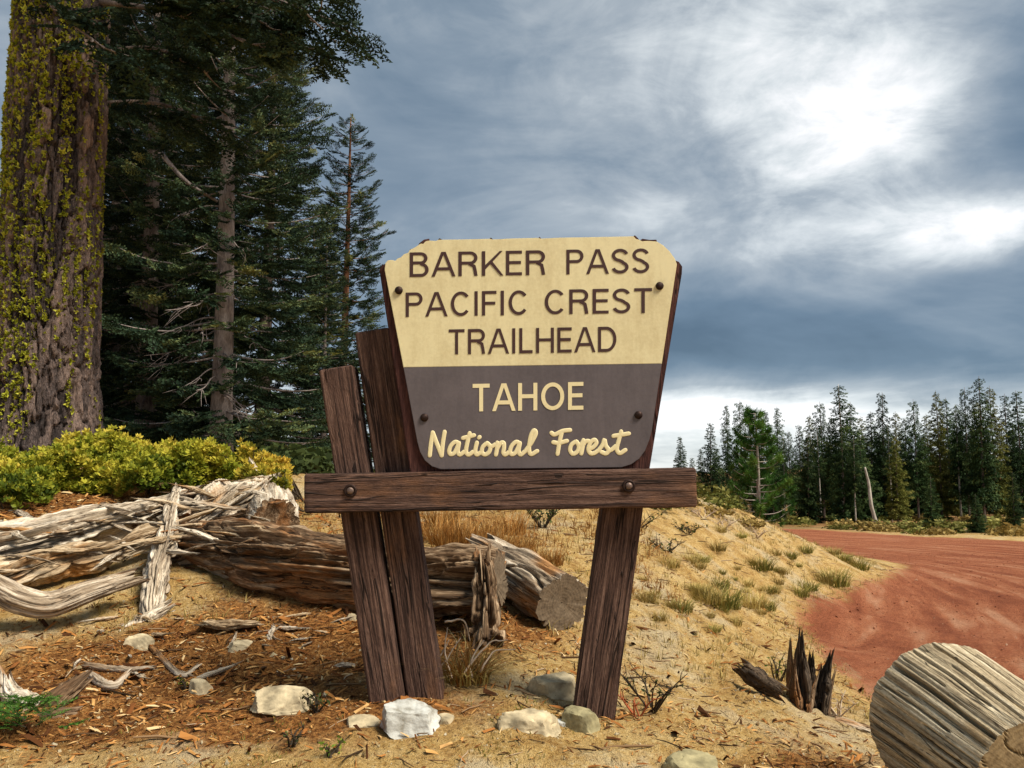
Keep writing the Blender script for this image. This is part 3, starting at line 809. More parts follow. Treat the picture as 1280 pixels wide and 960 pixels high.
for wname, strokes in SCRIPT.items():
    bag = Bag()
    for st in strokes:
        q = [(520 + x * .21875, 525 + y * .21875) for x, y in st]
        pts = np.array([at(px, py, 1.0) for px, py in q])
        pix = catmull(np.array(q), max(6, 5 * len(q)))
        # rounded ends
        t0 = pix[0] - pix[1]; t1 = pix[-1] - pix[-2]
        rpx = 2.75
        u0 = t0 / (np.linalg.norm(t0) + 1e-9); u1 = t1 / (np.linalg.norm(t1) + 1e-9)
        path = np.vstack([pix[0] + u0 * rpx * .95, pix[0] + u0 * rpx * .7, pix, pix[-1] + u1 * rpx * .7, pix[-1] + u1 * rpx * .95])
        rad = np.concatenate([[.25, .7], np.ones(len(pix)), [.7, .25]]) * rpx
        w = np.array([at(px, py, YB - .0022) for px, py in path])
        px_m = 1 / F * YB
        v, fs = tube(w, rad * px_m, 8)
        c = np.repeat(w, 8, 0); c = np.vstack([c, w[:1], w[-1:]])
        v[:, 1] = c[:, 1] + (v[:, 1] - c[:, 1]) * 0.10
        bag.add(v, fs)
    link('lettering', bag.mesh('lettering', M_letter_cream, True, sign_base), brown)

# ------------------------------------------------------------------ weathered logs and roots
def gnarl(name, path, radii, seed, mats, nth=90, ns=110, groove=.22, freq=1.7, lump=.22, stretch=.22, flat=(1, 1), ends=('flat', 'flat'), twist=0.0, checks=(), jag=.25, origin=None, gpow=5, fine=.07, capcracks=()):
    """old log or root: a swept section with ridges and splits running along the grain"""
    P = catmull(np.asarray(path), ns); rr = np.interp(np.linspace(0, 1, ns), np.linspace(0, 1, len(radii)), radii)
    t, n, b = frames(P)
    s = np.concatenate([[0], np.cumsum(np.linalg.norm(np.diff(P, axis=0), axis=1))])
    rb = float(np.mean(radii))
    th = np.arange(nth) * 2 * math.pi / nth
    TH, S = np.meshgrid(th, s)
    tw = TH + twist * S
    q = np.stack([np.cos(tw), np.sin(tw), S * stretch / rb], -1)
    n1 = vnoise(q * freq, seed); n2 = vnoise(q * freq * 2.7 + 9, seed + 1); n3 = vnoise(q * np.array([7, 7, 2.2]) + 3, seed + 2)
    n4 = vnoise(q * np.array([15, 15, 3.0]) + 3, seed + 7)
    rel = 1 + lump * fbm(np.stack([np.cos(TH), np.sin(TH), S / rb * .7], -1) * .9, 3, seed + 3)
    rel = rel - groove * (1 - np.abs(n1)) ** gpow - groove * .6 * (1 - np.abs(n2)) ** gpow - fine * (1 - np.abs(n3)) ** 4 - fine * .5 * (1 - np.abs(n4)) ** 3
    for (c0, wd, dp, s0, s1, wob) in checks:
        cc = c0 + wob * vnoise(np.stack([S * 3.0, S * 0 + seed, S * 0], -1), seed + 4)
        dd = np.angle(np.exp(1j * (TH - cc)))
        win = np.clip((S / s[-1] - s0) / .06, 0, 1) * np.clip((s1 - S / s[-1]) / .06, 0, 1)
        rel = rel - dp * np.exp(-(dd / wd) ** 2) * win
    rad = rr[:, None] * np.maximum(rel, .12)
    X = rad * np.cos(TH) * flat[0]; Y = rad * np.sin(TH) * flat[1]
    V = P[:, None] + X[..., None] * n[:, None] + Y[..., None] * b[:, None]
    for e, (k0, sg) in zip(ends, ((0, -1), (ns - 1, 1))):
        if e == 'jag':
            w = np.exp(-np.abs(np.arange(ns) - k0) / (ns * .10))
            o = (vnoise(np.stack([np.cos(th) * 2.2, np.sin(th) * 2.2, th * 0 + seed], -1), seed + 6) + .6 * vnoise(np.stack([np.cos(th) * 7, np.sin(th) * 7, th * 0], -1), seed + 8)) * jag
            V = V + (w[:, None] * o[None])[..., None] * (t[k0] * sg)[None, None]
    rest = np.stack([rb * np.cos(tw) * rad / rr[:, None], rb * np.sin(tw) * rad / rr[:, None], S], -1)
    v = V.reshape(-1, 3); rs = rest.reshape(-1, 3)
    fs = [grid_faces(nth, ns, True)]; idx = [np.zeros(len(fs[0]))]
    for e, (k0, sg) in zip(ends, ((0, -1), (ns - 1, 1))):
        ring = V[k0]; rr0 = rest[k0]; cen = ring.mean(0); base = len(v)
        m = 26 if capcracks else 9
        fr = np.linspace(1, 0.02, m)
        dish = (-.04 if e == 'flat' else -.25) * rr[k0]
        cap = cen + (ring - cen)[None] * fr[:, None, None]
        crest = rr0[None] * np.stack([fr, fr, np.ones(m)], -1)[:, None]
        wv = vnoise(crest * np.array([30, 30, 0]) / max(rb, .05) * .12 + 5, seed + 9)
        cap = cap + (t[k0] * sg)[None, None] * ((1 - fr ** 2)[:, None, None] * dish + (1 - fr)[:, None, None] * .05 * rr[k0] * wv[..., None])
        for (c0, wd, dp, r0) in capcracks:
            dd = np.angle(np.exp(1j * (th[None] - c0 - .12 * np.sin(fr * 9 + c0)[:, None]))) * fr[:, None]
            cut = np.exp(-(dd / wd) ** 2) * np.clip((fr[:, None] - r0) / .15, 0, 1)
            cap = cap - (t[k0] * sg)[None, None] * (cut * dp)[..., None]
        v = np.vstack([v, cap.reshape(-1, 3)]); rs = np.vstack([rs, crest.reshape(-1, 3)])
        f = grid_faces(nth, m, True) + base
        if sg < 0: f = f[:, ::-1]
        fs.append(f); idx.append(np.ones(len(f)))
    fs = np.vstack(fs); org = np.asarray(origin if origin is not None else P[len(P) // 2] * 1.0)
    me = mesh(name, v - org, fs, mats, True, {'rest': rs + np.array([0, 0, seed * 1.7])}, np.concatenate(idx))
    return me, org

def wood(name, label, path, radii, seed, mats, cat='log', parent=None, **kw):
    me, org = gnarl(name, path, radii, seed, mats, **kw)
    if parent is not None:
        return link(name, me, parent, org - np.asarray(parent.location))
    o = link(name, me, None, org)
    return tag(o, label, cat)

A = at
wood('driftwood_root', 'long bleached root lying just below the red bark litter under the shrub', [A(-60, 692, 5.05), A(20, 680, 5.2), A(90, 664, 5.45), A(160, 646, 5.75), A(225, 628, 6.1)], [.15, .15, .14, .13, .10], 11, [M_driftpale, M_driftbrown], 'root', nth=140, ns=220, groove=.55, freq=2.6, lump=.3, stretch=.06, fine=.16, gpow=3, ends=('flat', 'jag'), twist=.5)
wood('driftwood_root', 'rotten orange and grey root between the bleached root and the smooth curved one', [A(-60, 735, 4.85), A(0, 722, 4.95), A(70, 700, 5.1), A(140, 686, 5.3), A(215, 660, 5.6)], [.12, .13, .12, .10, .06], 23, [M_driftgold, M_driftgold], 'root', nth=130, ns=200, groove=.6, freq=2.4, lump=.4, stretch=.07, fine=.16, gpow=3, ends=('flat', 'jag'), twist=.8)
wood('driftwood_root', 'smooth grey curved root sagging over sand at the edge of the root pile', [A(-60, 722, 4.50), A(-15, 730, 4.5), A(25, 750, 4.52), A(62, 756, 4.58), A(105, 741, 4.68), A(165, 722, 4.88)], [.065, .07, .072, .072, .066, .05], 31, [M_drift, M_driftbrown], 'root', nth=90, ns=150, groove=.22, freq=1.8, lump=.08, stretch=.06, ends=('flat', 'jag'), jag=.08)
wood('driftwood_root', 'pale splintered root reaching straight down the sand from the root pile', [A(222, 612, 6.1), A(214, 640, 5.72), A(206, 680, 5.35), A(197, 722, 5.1), A(190, 776, 4.82)], [.04, .06, .08, .095, .07], 47, [M_driftpale, M_driftpale], 'root', nth=110, ns=150, groove=.6, freq=2.6, lump=.3, stretch=.10, fine=.16, ends=('jag', 'jag'), jag=.14, gpow=3)
wood('driftwood_root', 'pale broken root end forking down toward the bark litter', [A(200, 765, 4.84), A(168, 786, 4.74), A(142, 802, 4.64), A(124, 826, 4.5)], [.05, .055, .05, .03], 53, [M_driftpale, M_driftpale], 'root', nth=80, ns=90, groove=.5, freq=2.4, lump=.35, ends=('jag', 'jag'), jag=.08, gpow=4)
wood('root_stump', 'bleached ridged stump butt under the yellow end of the shrub', [A(228, 655, 6.0), A(262, 640, 6.15), A(300, 627, 6.3), A(335, 612, 6.5)], [.13, .19, .21, .15], 61, [M_driftpale, M_driftbrown], 'stump', nth=120, ns=110, groove=.5, freq=2.6, lump=.25, stretch=.08, fine=.15, gpow=3, twist=2.2, ends=('jag', 'jag'), jag=.12)
wood('hollow_log', 'short pale log stub with a dark sawn arch end above the gnarled log', [A(336, 622, 6.9), A(340, 634, 6.45), A(344, 652, 5.98)], [.17, .185, .18], 67, [M_driftpale, M_driftbrown], 'log', nth=100, ns=60, groove=.14, freq=2, lump=.12, ends=('flat', 'flat'))
wood('fallen_log', 'big gnarled brown log passing behind the two slanted posts', [A(215, 672, 5.65), A(275, 684, 5.4), A(350, 700, 5.15), A(430, 714, 4.95), A(510, 724, 4.82), A(575, 730, 4.72), A(622, 734, 4.66)], [.11, .18, .225, .235, .225, .21, .20], 71, [M_driftbrown, M_end_grey], 'log', nth=190, ns=300, fine=.15, groove=.5, freq=2.3, lump=.26, stretch=.07, twist=.35, ends=('jag', 'flat'), jag=.2, gpow=4,
     checks=[(1.2, .05, .4, 0, 1, 1.0), (.4, .04, .3, .2, 1, 1.0), (-.6, .12, .55, .55, .98, .5)])
wood('driftwood_root', 'thin grey root running along the foot of the gnarled log', [A(262, 706, 5.35), A(310, 722, 5.25), A(345, 742, 5.12), A(380, 768, 4.95)], [.05, .06, .055, .03], 79, [M_drift, M_drift], 'root', nth=80, ns=100, groove=.4, freq=2, ends=('jag', 'jag'), jag=.08)
wood('driftwood_root', 'brown knotted root curling out of sand left of the gnarled log', [A(222, 700, 5.5), A(250, 694, 5.45), A(285, 700, 5.38), A(325, 706, 5.3), A(360, 724, 5.18)], [.05, .07, .075, .06, .04], 83, [M_drift, M_driftbrown], 'root', nth=80, ns=100, groove=.42, freq=2.4, lump=.4, ends=('jag', 'jag'), jag=.1)
wood('fallen_log', 'smaller sawn log with a round grey end beside the single slanted post', [A(605, 700, 5.55), A(650, 722, 5.15), A(704, 755, 4.75)], [.165, .17, .172], 89, [M_drift, M_end_grey], 'log', nth=130, ns=130, groove=.16, freq=2.0, lump=.10, stretch=.06, fine=.10, ends=('jag', 'flat'), jag=.1, checks=[(2.6, .10, .5, 0, 1, .5), (1.1, .05, .3, 0, 1, .5)])
wood('rotten_stump', 'dark rotten wood slab standing under the end of the gnarled log', [A(606, 812, 4.42), A(608, 775, 4.45), A(607, 735, 4.5), A(604, 698, 4.56)], [.14, .12, .10, .075], 97, [M_driftbrown, M_driftbrown], 'stump', nth=100, ns=90, groove=.6, freq=2.6, lump=.4, ends=('jag', 'jag'), jag=.08, gpow=4, flat=(1.0, .8))

# sawn log by the road
lg = empty('sawn_log', (1.585, 2.97, float(H(1.585, 2.97)[0])))
tag(lg, 'thick sawn log with long drying cracks beside the red road', 'log')
me, org = gnarl('log_body', [(1.61, 3.36, .555), (1.593, 3.1, .553), (1.576, 2.88, .55), (1.556, 2.63, .548)], [.284, .264, .244, .222], 101, [M_logside, M_end_log], nth=520, ns=90, groove=.016, freq=6.5, lump=.03, stretch=.012, fine=.022, gpow=7, ends=('flat', 'flat'), origin=(0, 0, 0), capcracks=[(k * .52 + .13 * math.sin(k * 7), .007, .02, .15 + .3 * (k % 3) / 2) for k in range(12)],
    checks=[(t_, w_ * 1.5, d_ * 1.3, s0, s1, wb * .3) for t_, w_, d_, s0, s1, wb in ((.15, .010, .10, .0, 1, .08), (.42, .008, .07, 0, .8, .10), (.75, .013, .14, 0, 1, .12), (1.05, .008, .08, .0, .75, .1), (1.32, .009, .10, .1, 1, .08), (1.6, .012, .12, 0, 1, .1), (-.2, .010, .10, 0, .9, .1), (-.5, .009, .08, .2, 1, .08), (-.85, .012, .10, 0, 1, .1), (-1.2, .010, .1, 0, .8, .1), (1.95, .010, .1, 0, 1, .1), (2.3, .02, .16, 0, 1, .1), (2.6, .012, .1, 0, 1, .1), (.28, .006, .06, .3, 1, .05), (.92, .006, .06, .35, 1, .05), (-.03, .006, .07, .1, .7, .05), (.6, .006, .06, .0, .5, .05), (1.75, .006, .06, .0, .6, .05), (1.18, .006, .06, .5, 1, .05), (1.47, .006, .06, .0, .4, .05), (-.68, .006, .06, 0, .6, .05))])
link('log_body', me, lg, -np.array(lg.location))
w_me, org = gnarl('splinter', [(1.36, 3.02, .30), (1.40, 2.95, .34), (1.43, 2.86, .37)], [.03, .045, .02], 103, [M_driftpale, M_driftpale], nth=40, ns=30, ends=('jag', 'jag'), jag=.03)
tag(link('wood_splinter', w_me, None, org), 'pale wedge of wood under the sawn log', 'wood')

# charred splintered stump by the road edge
def blade(base, tip, w, seed, mats=(M_charred, M_charred), flat=(1, .35), bend=(0, 0, 0), **kw):
    base = np.array(base); tip = np.array(tip); mid = (base + tip) / 2 + np.array(bend)
    q = (mid + tip) / 2
    return gnarl('splinter', [base, (base + mid) / 2, mid, q, tip], [w, w * 1.05, w * .9, w * .62, w * .22], seed, list(mats), nth=50, ns=60, groove=.45, freq=2.2, flat=flat, ends=('jag', 'jag'), jag=.05, **kw)
g0 = GP(1012, 882)
st = empty('splintered_stump', g0)
tag(st, 'charred broken stump with pointed upright splinters at the road edge', 'stump')
D0 = g0[1]
for k, (bx, by, tx, ty, w, dd, m) in enumerate(((1004, 890, 1001, 797, .115, .0, M_charred), (1026, 885, 1038, 822, .085, -.03, M_charred), (990, 885, 988, 806, .06, .04, M_driftbrown), (1034, 888, 1042, 846, .04, -.05, M_driftbrown), (1012, 892, 1020, 850, .05, -.09, M_driftbrown), (985, 888, 968, 862, .05, -.02, M_charred), (1014, 890, 1014, 822, .10, .03, M_charred), (996, 892, 993, 835, .08, -.05, M_driftbrown), (1030, 892, 1026, 840, .07, .02, M_charred))):
    me, org = blade(A(bx, by, D0 + dd), A(tx, ty, D0 + dd + .04), w, 120 + k, (m, m), bend=(0, .02, 0))
    link('splinter', me, st, org - np.array(st.location))
g1 = GP(948, 868)
wood('charred_wood', 'small charred wood chunk between the splintered stump and the sandy slope', [A(925, 833, g1[1] + .1), A(945, 848, g1[1] + .05), A(978, 868, g1[1] - .05)], [.045, .065, .04], 131, [M_charred, M_driftbrown], 'wood', nth=60, ns=60, groove=.45, freq=2.2, lump=.4, ends=('jag', 'jag'), jag=.06, flat=(1, .6))
g1 = GP(1060, 905)
wood('wood_chunk', 'flat pale wood scrap between the splintered stump and the sawn log', [A(1035, 898, g1[1] + .05), A(1062, 905, g1[1]), A(1085, 912, g1[1] - .02)], [.03, .04, .025], 133, [M_drift, M_drift], 'wood', nth=50, ns=40, ends=('jag', 'jag'), jag=.05, flat=(.6, 1))

# loose wood in the lower corner and among the roots
g2 = GP(35, 885)
wood('wood_chunk', 'curved pale wood chunk behind the green sprig', [A(8, 842, g2[1] + .1), A(14, 868, g2[1] + .06), A(36, 880, g2[1] + .02), A(62, 886, g2[1])], [.02, .045, .05, .03], 141, [M_driftpale, M_drift], 'wood', nth=70, ns=70, ends=('jag', 'jag'), jag=.05)
wood('wood_chunk', 'dark brown wood chunk leaning by the green sprig', [A(98, 852, g2[1] + .1), A(74, 872, g2[1] + .03), A(52, 892, g2[1] - .02)], [.035, .05, .04], 143, [M_driftbrown, M_driftbrown], 'wood', nth=70, ns=60, ends=('jag', 'jag'), jag=.06)
wood('wood_chunk', 'low dark log end beneath the leaning brown wood chunk', [A(96, 893, g2[1] - .05), A(70, 900, g2[1] - .08), A(40, 908, g2[1] - .1)], [.035, .045, .04], 144, [M_driftbrown, M_driftbrown], 'wood', nth=60, ns=50, ends=('jag', 'jag'), jag=.04)
g3 = GP(288, 788)
wood('bark_slab', 'flat rust-brown bark slab lying on bare sand', [A(255, 779, g3[1]), A(288, 781, g3[1] - .01), A(321, 779, g3[1])], [.035, .05, .03], 147, [M_driftgold, M_driftgold], 'bark', nth=60, ns=60, ends=('jag', 'jag'), jag=.05, flat=(.55, 1.3), groove=.3)
for k, (pts, r, lab) in enumerate(((((105, 835), (150, 840), (192, 838)), .016, 'thin tan stick lying below the forked root end'), (((112, 848), (140, 862), (160, 846)), .022, 'bent orange stick by the forked root end'), (((190, 812), (225, 846), (248, 834)), .014, 'crooked grey stick beside the small pale stone'))):
    g = GP(*pts[1])
    wood('stick', lab, [GP(*p) + np.array([0, 0, r * .6]) for p in pts], [r, r * 1.1, r * .6], 150 + k, [M_drift, M_drift], 'stick', nth=30, ns=40, ends=('jag', 'jag'), jag=.03)
chunk_mats = [M_driftpale, M_drift, M_driftgold, M_driftbrown, M_driftgold]
chunk_meshes = []
for k in range(6):
    me, org = gnarl('wood_fragment', [(-.13, 0, 0), (-.04, .02, .01), (.05, -.01, .0), (.13, .02, -.01)], [.02, .045, .04, .015], 160 + k, [chunk_mats[k % 5]] * 2, nth=36, ns=40, groove=.5, freq=2, lump=.4, ends=('jag', 'jag'), jag=.07, flat=(.7, 1), origin=(0, 0, 0))
    chunk_meshes.append(me)
rc = random.Random(5)
bpy.context.view_layer.update()
_dg = bpy.context.evaluated_depsgraph_get()
def hit(px, py):
    """first surface along the line of sight through a photo pixel"""
    r = ray(px, py); r = r / np.linalg.norm(r)
    ok, loc, nrm, i, ob, m = scene.ray_cast(_dg, Vector(EYE), Vector(r))
    return np.array(loc) if ok else None
for k in range(100):
    if k < 72:
        px = rc.uniform(-5, 345); py = 690 - px * .17 + rc.uniform(-48, 44)
        p = hit(px, py)
        if p is None: continue
        lab, grp, s = 'broken weathered wood fragment lodged among the pale roots', 'wood fragments among the roots', rc.uniform(.3, 1.0)
    else:
        px, py = rc.uniform(90, 440), rc.uniform(770, 850); p = GP(px, py) + np.array([0, 0, .012])
        lab, grp, s = 'small wood scrap lying on the rust-brown litter', 'wood scraps on the litter', rc.uniform(.2, .5)
    yaw = rc.gauss(.55, .5) if k < 72 else rc.uniform(0, 6.28)
    o = link('wood_fragment', chunk_meshes[rc.randrange(6)], None, p, (rc.uniform(-.4, .4), rc.uniform(-.35, .35), yaw), (s * rc.uniform(1.2, 2.0), s * .75, s * rc.uniform(.5, .8)))
    tag(o, lab, 'wood', grp)

# ------------------------------------------------------------------ rocks
def rock(label, px, py, wpx, hpx, seed, mat, depth=.8, rotz=0.0, sink=.25, facets=9, flat_top=None):
    """px, py: centre of the foot of the rock in the photo; size in photo pixels"""
    g = GP(px, py); d = g[1]; w = wpx * .92 * d / F; h = hpx * .95 * d / F; sink = sink + .13
    r_ = np.random.default_rng(seed)
    bm = bmesh.new(); bmesh.ops.create_icosphere(bm, subdivisions=5 if wpx > 35 else 4, radius=1)
    v = np.array([q.co[:] for q in bm.verts])
    nrm = r_.normal(size=(facets, 3)); nrm /= np.linalg.norm(nrm, axis=1)[:, None]
    nrm = np.vstack([nrm, [[.1, -.2, 1], [.9, -.3, .2], [-.9, -.2, .1], [.05, -1, .15]]]); nrm /= np.linalg.norm(nrm, axis=1)[:, None]
    lim = r_.uniform(.62, .9, len(nrm))
    for _ in range(2):
        for nn, l in zip(nrm, lim):
            dd = v @ nn; over = np.maximum(dd - l, 0); v = v - over[:, None] * nn
    v = v + v * (.08 * fbm(v * 2.2 + seed, 3, seed) + .05 * fbm(v * 7 + seed, 4, seed + 2, .65) - .05 * (1 - np.abs(vnoise(v * 2.2 + seed, seed + 4))) ** 12)[:, None]
    v = v * np.array([w / 1.6, w * depth / 1.6, h / 1.5])
    fs = np.array([[q.index for q in f.verts] for f in bm.faces]); bm.free()
    low = v[:, 2] < 0
    v[low, 2] *= .45; v[low, :2] *= (1 + .10 * np.clip(-v[low, 2] / (h * .3), 0, 1))[:, None]
    v[:, 2] -= v[:, 2].min() + h * (sink + .05)
    v[:, 2] *= 1.25
    me = mesh('rock', v, fs, mat, True); me.set_sharp_from_angle(angle=R(32))
    return tag(link('rock', me, None, g, (0, 0, rotz)), label, 'rock')
def mat_whiterock():
    m, t, b = new_mat('cracked_white_rock')
    v = coords(t)
    n1 = noise(t, v, 14, 5, .6); n2 = noise(t, v, 60, 4)
    c = ramp(t, n1, [(.34, (.20, .18, .14)), (.48, (.42, .41, .37)), (.64, (.54, .54, .50))])
    sep = N(t, 'ShaderNodeSeparateXYZ'); t.links.new(v, sep.inputs[0])
    f = N(t, 'ShaderNodeMapRange'); t.links.new(math_node(t, 'ADD', sep.outputs[0], math_node(t, 'MULTIPLY', math_node(t, 'SUBTRACT', n1, .5), .10)), f.inputs[0]); f.inputs[1].default_value = -.085; f.inputs[2].default_value = -.11
    c = mix(t, math_node(t, 'MULTIPLY', f.outputs[0], .75), c, (.30, .13, .075))
    t.links.new(c, b.inputs['Base Color']); bump(t, b, math_node(t, 'ADD', n1, n2), .4, .01)
    return m
rock('blocky white-grey rock with a rusty side in front of the two posts', 510, 910, 74, 48, 1, mat_whiterock(), .8, .1, .12)
rock('long pale rock lying between the slanted posts, nearest the bottom', 658, 908, 76, 36, 2, M_sand_rock, .7, -.15, .2)
rock('tan rock half buried behind the long pale rock', 692, 864, 60, 38, 3, M_sand_rock, .8, .3, .2)
rock('olive rock leaning on the foot of the single post', 724, 906, 50, 36, 4, M_olive_rock, .7, -.7, .15)
rock('flat wedge-shaped pale stone on the litter', 352, 880, 84, 32, 5, M_sand_rock, .5, .25, .2)
rock('small pale stone near the crooked grey stick', 249, 862, 30, 20, 6, M_sand_rock, .8, .0, .2)
rock('rounded grey-green boulder at the bottom edge', 868, 972, 76, 50, 7, M_olive_rock, .9, .2, .25, 3)
rock('flat tan stone below the rust-brown bark slab', 302, 812, 40, 17, 8, M_sand_rock, .9, .1, .2)
rock('low buried stone left of the white-grey rock', 452, 904, 46, 18, 9, M_sand_rock, .9, .1, .35)
rock('small round stone right of the white-grey rock', 557, 900, 26, 15, 10, M_sand_rock, .9, .1, .3)
rock('small stone in front of the long pale rock', 700, 905, 20, 11, 12, M_white_rock, .9, .1, .3)
rock('small stone on the low edge of the sand left of the posts', 440, 772, 18, 12, 14, M_sand_rock, .9, .1, .3)
rock('pale stone among the root splinters', 172, 806, 40, 24, 16, M_sand_rock, .9, .1, .3)

# small stones, bark and needle litter, too many to count
def scatter_points(n, seed, xr, yr, dens=None):
    r_ = np.random.default_rng(seed)
    x = r_.uniform(*xr, n); y = r_.uniform(*yr, n)
    if dens is not None:
        k = r_.random(n) < dens(x, y); x, y = x[k], y[k]
    k = poly_sd(x, y, ROADPOLY) < .05; x, y = x[k], y[k]
    return x, y, r_
def pebble_template():
    v = np.array([(1, 0, 0), (0, .9, .1), (-1, .1, 0), (0, -1, -.1), (.1, 0, .8), (0, 0, -.8)]); f = np.array([(0, 1, 4), (1, 2, 4), (2, 3, 4), (3, 0, 4), (1, 0, 5), (2, 1, 5), (3, 2, 5), (0, 3, 5)])
    return v * (1 + .25 * vnoise(v * 1.7, 4))[:, None], f
tv, tf = pebble_template()
x, y, r_ = scatter_points(13000, 1, (-3.4, 3), (2.6, 8), lambda x, y: np.clip(1.4 - (y - 2.6) / 5, .15, 1))
n = len(x); Mx = np.zeros((n, 4, 4))
s = np.exp(r_.normal(-5.35, .5, n)); s = np.minimum(s, .02)
Mx[:, :3, :3] = rand_rot(n, r_) * (s[:, None] * r_.uniform(.5, 1.2, (n, 3)))[:, None, :]
Mx[:, 0, 3] = x; Mx[:, 1, 3] = y; Mx[:, 2, 3] = H(x, y) + s * .15
v, f, idx = place_many(tv, tf, Mx)
M_gravel = mat_leaf('gravel', [(.13, .07, .03), (.30, .20, .09), (.44, .34, .18), (.52, .46, .34)], trans=0, rough=.9)
tag(link('gravel', mesh('gravel', v, f, M_gravel, False, {'tint': r_.random(n)[idx]})), 'small loose stones strewn over the sand', 'gravel', kind='stuff')

r_ = np.random.default_rng(77); n = 7000
x = r_.uniform(2.0, 11, n); y = 4 + r_.random(n) ** 1.5 * 14
k = poly_sd(x, y, ROADPOLY) > -.15; x, y = x[k], y[k]; n = len(x); Mx = np.zeros((n, 4, 4))
s = np.minimum(np.exp(r_.normal(-5.0, .45, n)), .022)
Mx[:, :3, :3] = rand_rot(n, r_) * (s[:, None] * r_.uniform(.5, 1.2, (n, 3)))[:, None, :]
Mx[:, 0, 3] = x; Mx[:, 1, 3] = y; Mx[:, 2, 3] = H(x, y) + s * .1
v, f, idx = place_many(tv, tf, Mx)
M_cinder = mat_leaf('cinder', [(.11, .03, .016), (.22, .07, .036), (.33, .13, .07), (.46, .28, .18)], trans=0, rough=.9)
tag(link('cinder_gravel', mesh('cinder_gravel', v, f, M_cinder, False, {'tint': r_.random(n)[idx]})), 'loose red cinder stones on the road', 'gravel', kind='stuff')

def litter_density(x, y):
    g = lambda x0, y0, rx, ry, a=1: a * np.exp(-((x - x0) / rx) ** 2 - ((y - y0) / ry) ** 2)
    return np.clip(g(-1.3, 4.3, .9, .45) + g(-.7, 4.5, .6, .4) + g(-1.7, 3.7, .7, .5, .8) + g(-3.1, 6.5, 1.8, .6) + g(-.2, 4.6, .6, .35, .6) + g(1.2, 3.4, .45, .6, .6) + g(-1.6, 4.1, 1.5, .9, .3) + g(-.5, 3.65, .25, .15, .8) + g(.35, 3.6, .2, .15, .6) + .12, 0, 1)
x, y, r_ = scatter_points(60000, 2, (-4.2, 2.4), (2.7, 7.4), litter_density)
n = len(x)
cv = np.array([(-1, -.25, 0), (1, -.18, .05), (.9, .25, 0), (-.9, .2, .08), (0, 0, .22)]); cf = np.array([(0, 1, 4), (1, 2, 4), (2, 3, 4), (3, 0, 4)])
Mx = np.zeros((n, 4, 4)); s = np.exp(r_.normal(-4.55, .6, n)); s = np.minimum(s, .05)
tilt = rand_rot(n, r_); a = r_.uniform(0, 6.28, n)
Rz = np.zeros((n, 3, 3)); Rz[:, 0, 0] = np.cos(a); Rz[:, 0, 1] = -np.sin(a); Rz[:, 1, 0] = np.sin(a); Rz[:, 1, 1] = np.cos(a); Rz[:, 2, 2] = 1
tl = r_.normal(0, .35, (n, 2)); Rt = np.tile(np.eye(3), (n, 1, 1)); Rt[:, 0, 2] = tl[:, 0]; Rt[:, 2, 0] = -tl[:, 0]; Rt[:, 1, 2] = tl[:, 1]; Rt[:, 2, 1] = -tl[:, 1]
Mx[:, :3, :3] = (Rt @ Rz) * (s[:, None] * np.stack([np.ones(n), r_.uniform(.3, 1.2, n), np.ones(n)], 1))[:, None, :]
Mx[:, 0, 3] = x; Mx[:, 1, 3] = y; Mx[:, 2, 3] = H(x, y) + s * .1 + .002
v, f, idx = place_many(cv, cf, Mx)
M_litter = mat_leaf('bark_litter', [(.05, .020, .008), (.16, .058, .017), (.30, .125, .034), (.44, .24, .08), (.54, .40, .21)], trans=0, rough=.9)
tag(link('bark_litter', mesh('bark_litter', v, f, M_litter, False, {'tint': np.clip(r_.normal(.38, .30, n), 0, 1)[idx]})), 'rust-brown bark chips and needles covering the ground', 'litter', kind='stuff')

x, y, r_ = scatter_points(4600, 12, (-2.2, 5.4), (2.8, 12.5)); n = len(x)
tv_ = np.array([(-1, 0, 0), (-.3, .06, .05), (.4, -.05, .03), (1, .05, 0)]); tv_, tf_ = tube(tv_, np.array([.03, .045, .04, .02]), 4, False)
a = r_.uniform(0, 6.28, n); s = np.minimum(np.exp(r_.normal(-3.3, .5, n)), .12); Mx = np.zeros((n, 4, 4))
Mx[:, 0, 0] = np.cos(a) * s; Mx[:, 0, 1] = -np.sin(a) * s; Mx[:, 1, 0] = np.sin(a) * s; Mx[:, 1, 1] = np.cos(a) * s; Mx[:, 2, 2] = s; Mx[:, 2, 0] = s * r_.normal(0, .15, n)
Mx[:, 0, 3] = x; Mx[:, 1, 3] = y; Mx[:, 2, 3] = H(x, y) + .003
v, f, idx = place_many(tv_, tf_[0], Mx)
M_twiglitter = mat_leaf('twig_litter', [(.03, .018, .01), (.09, .05, .025), (.20, .12, .06), (.36, .27, .18)], trans=0, rough=.9)
tag(link('twig_litter', mesh('twig_litter', v, f, M_twiglitter, True, {'tint': r_.random(n)[idx]})), 'thin twigs strewn over the sandy slope', 'litter', kind='stuff')

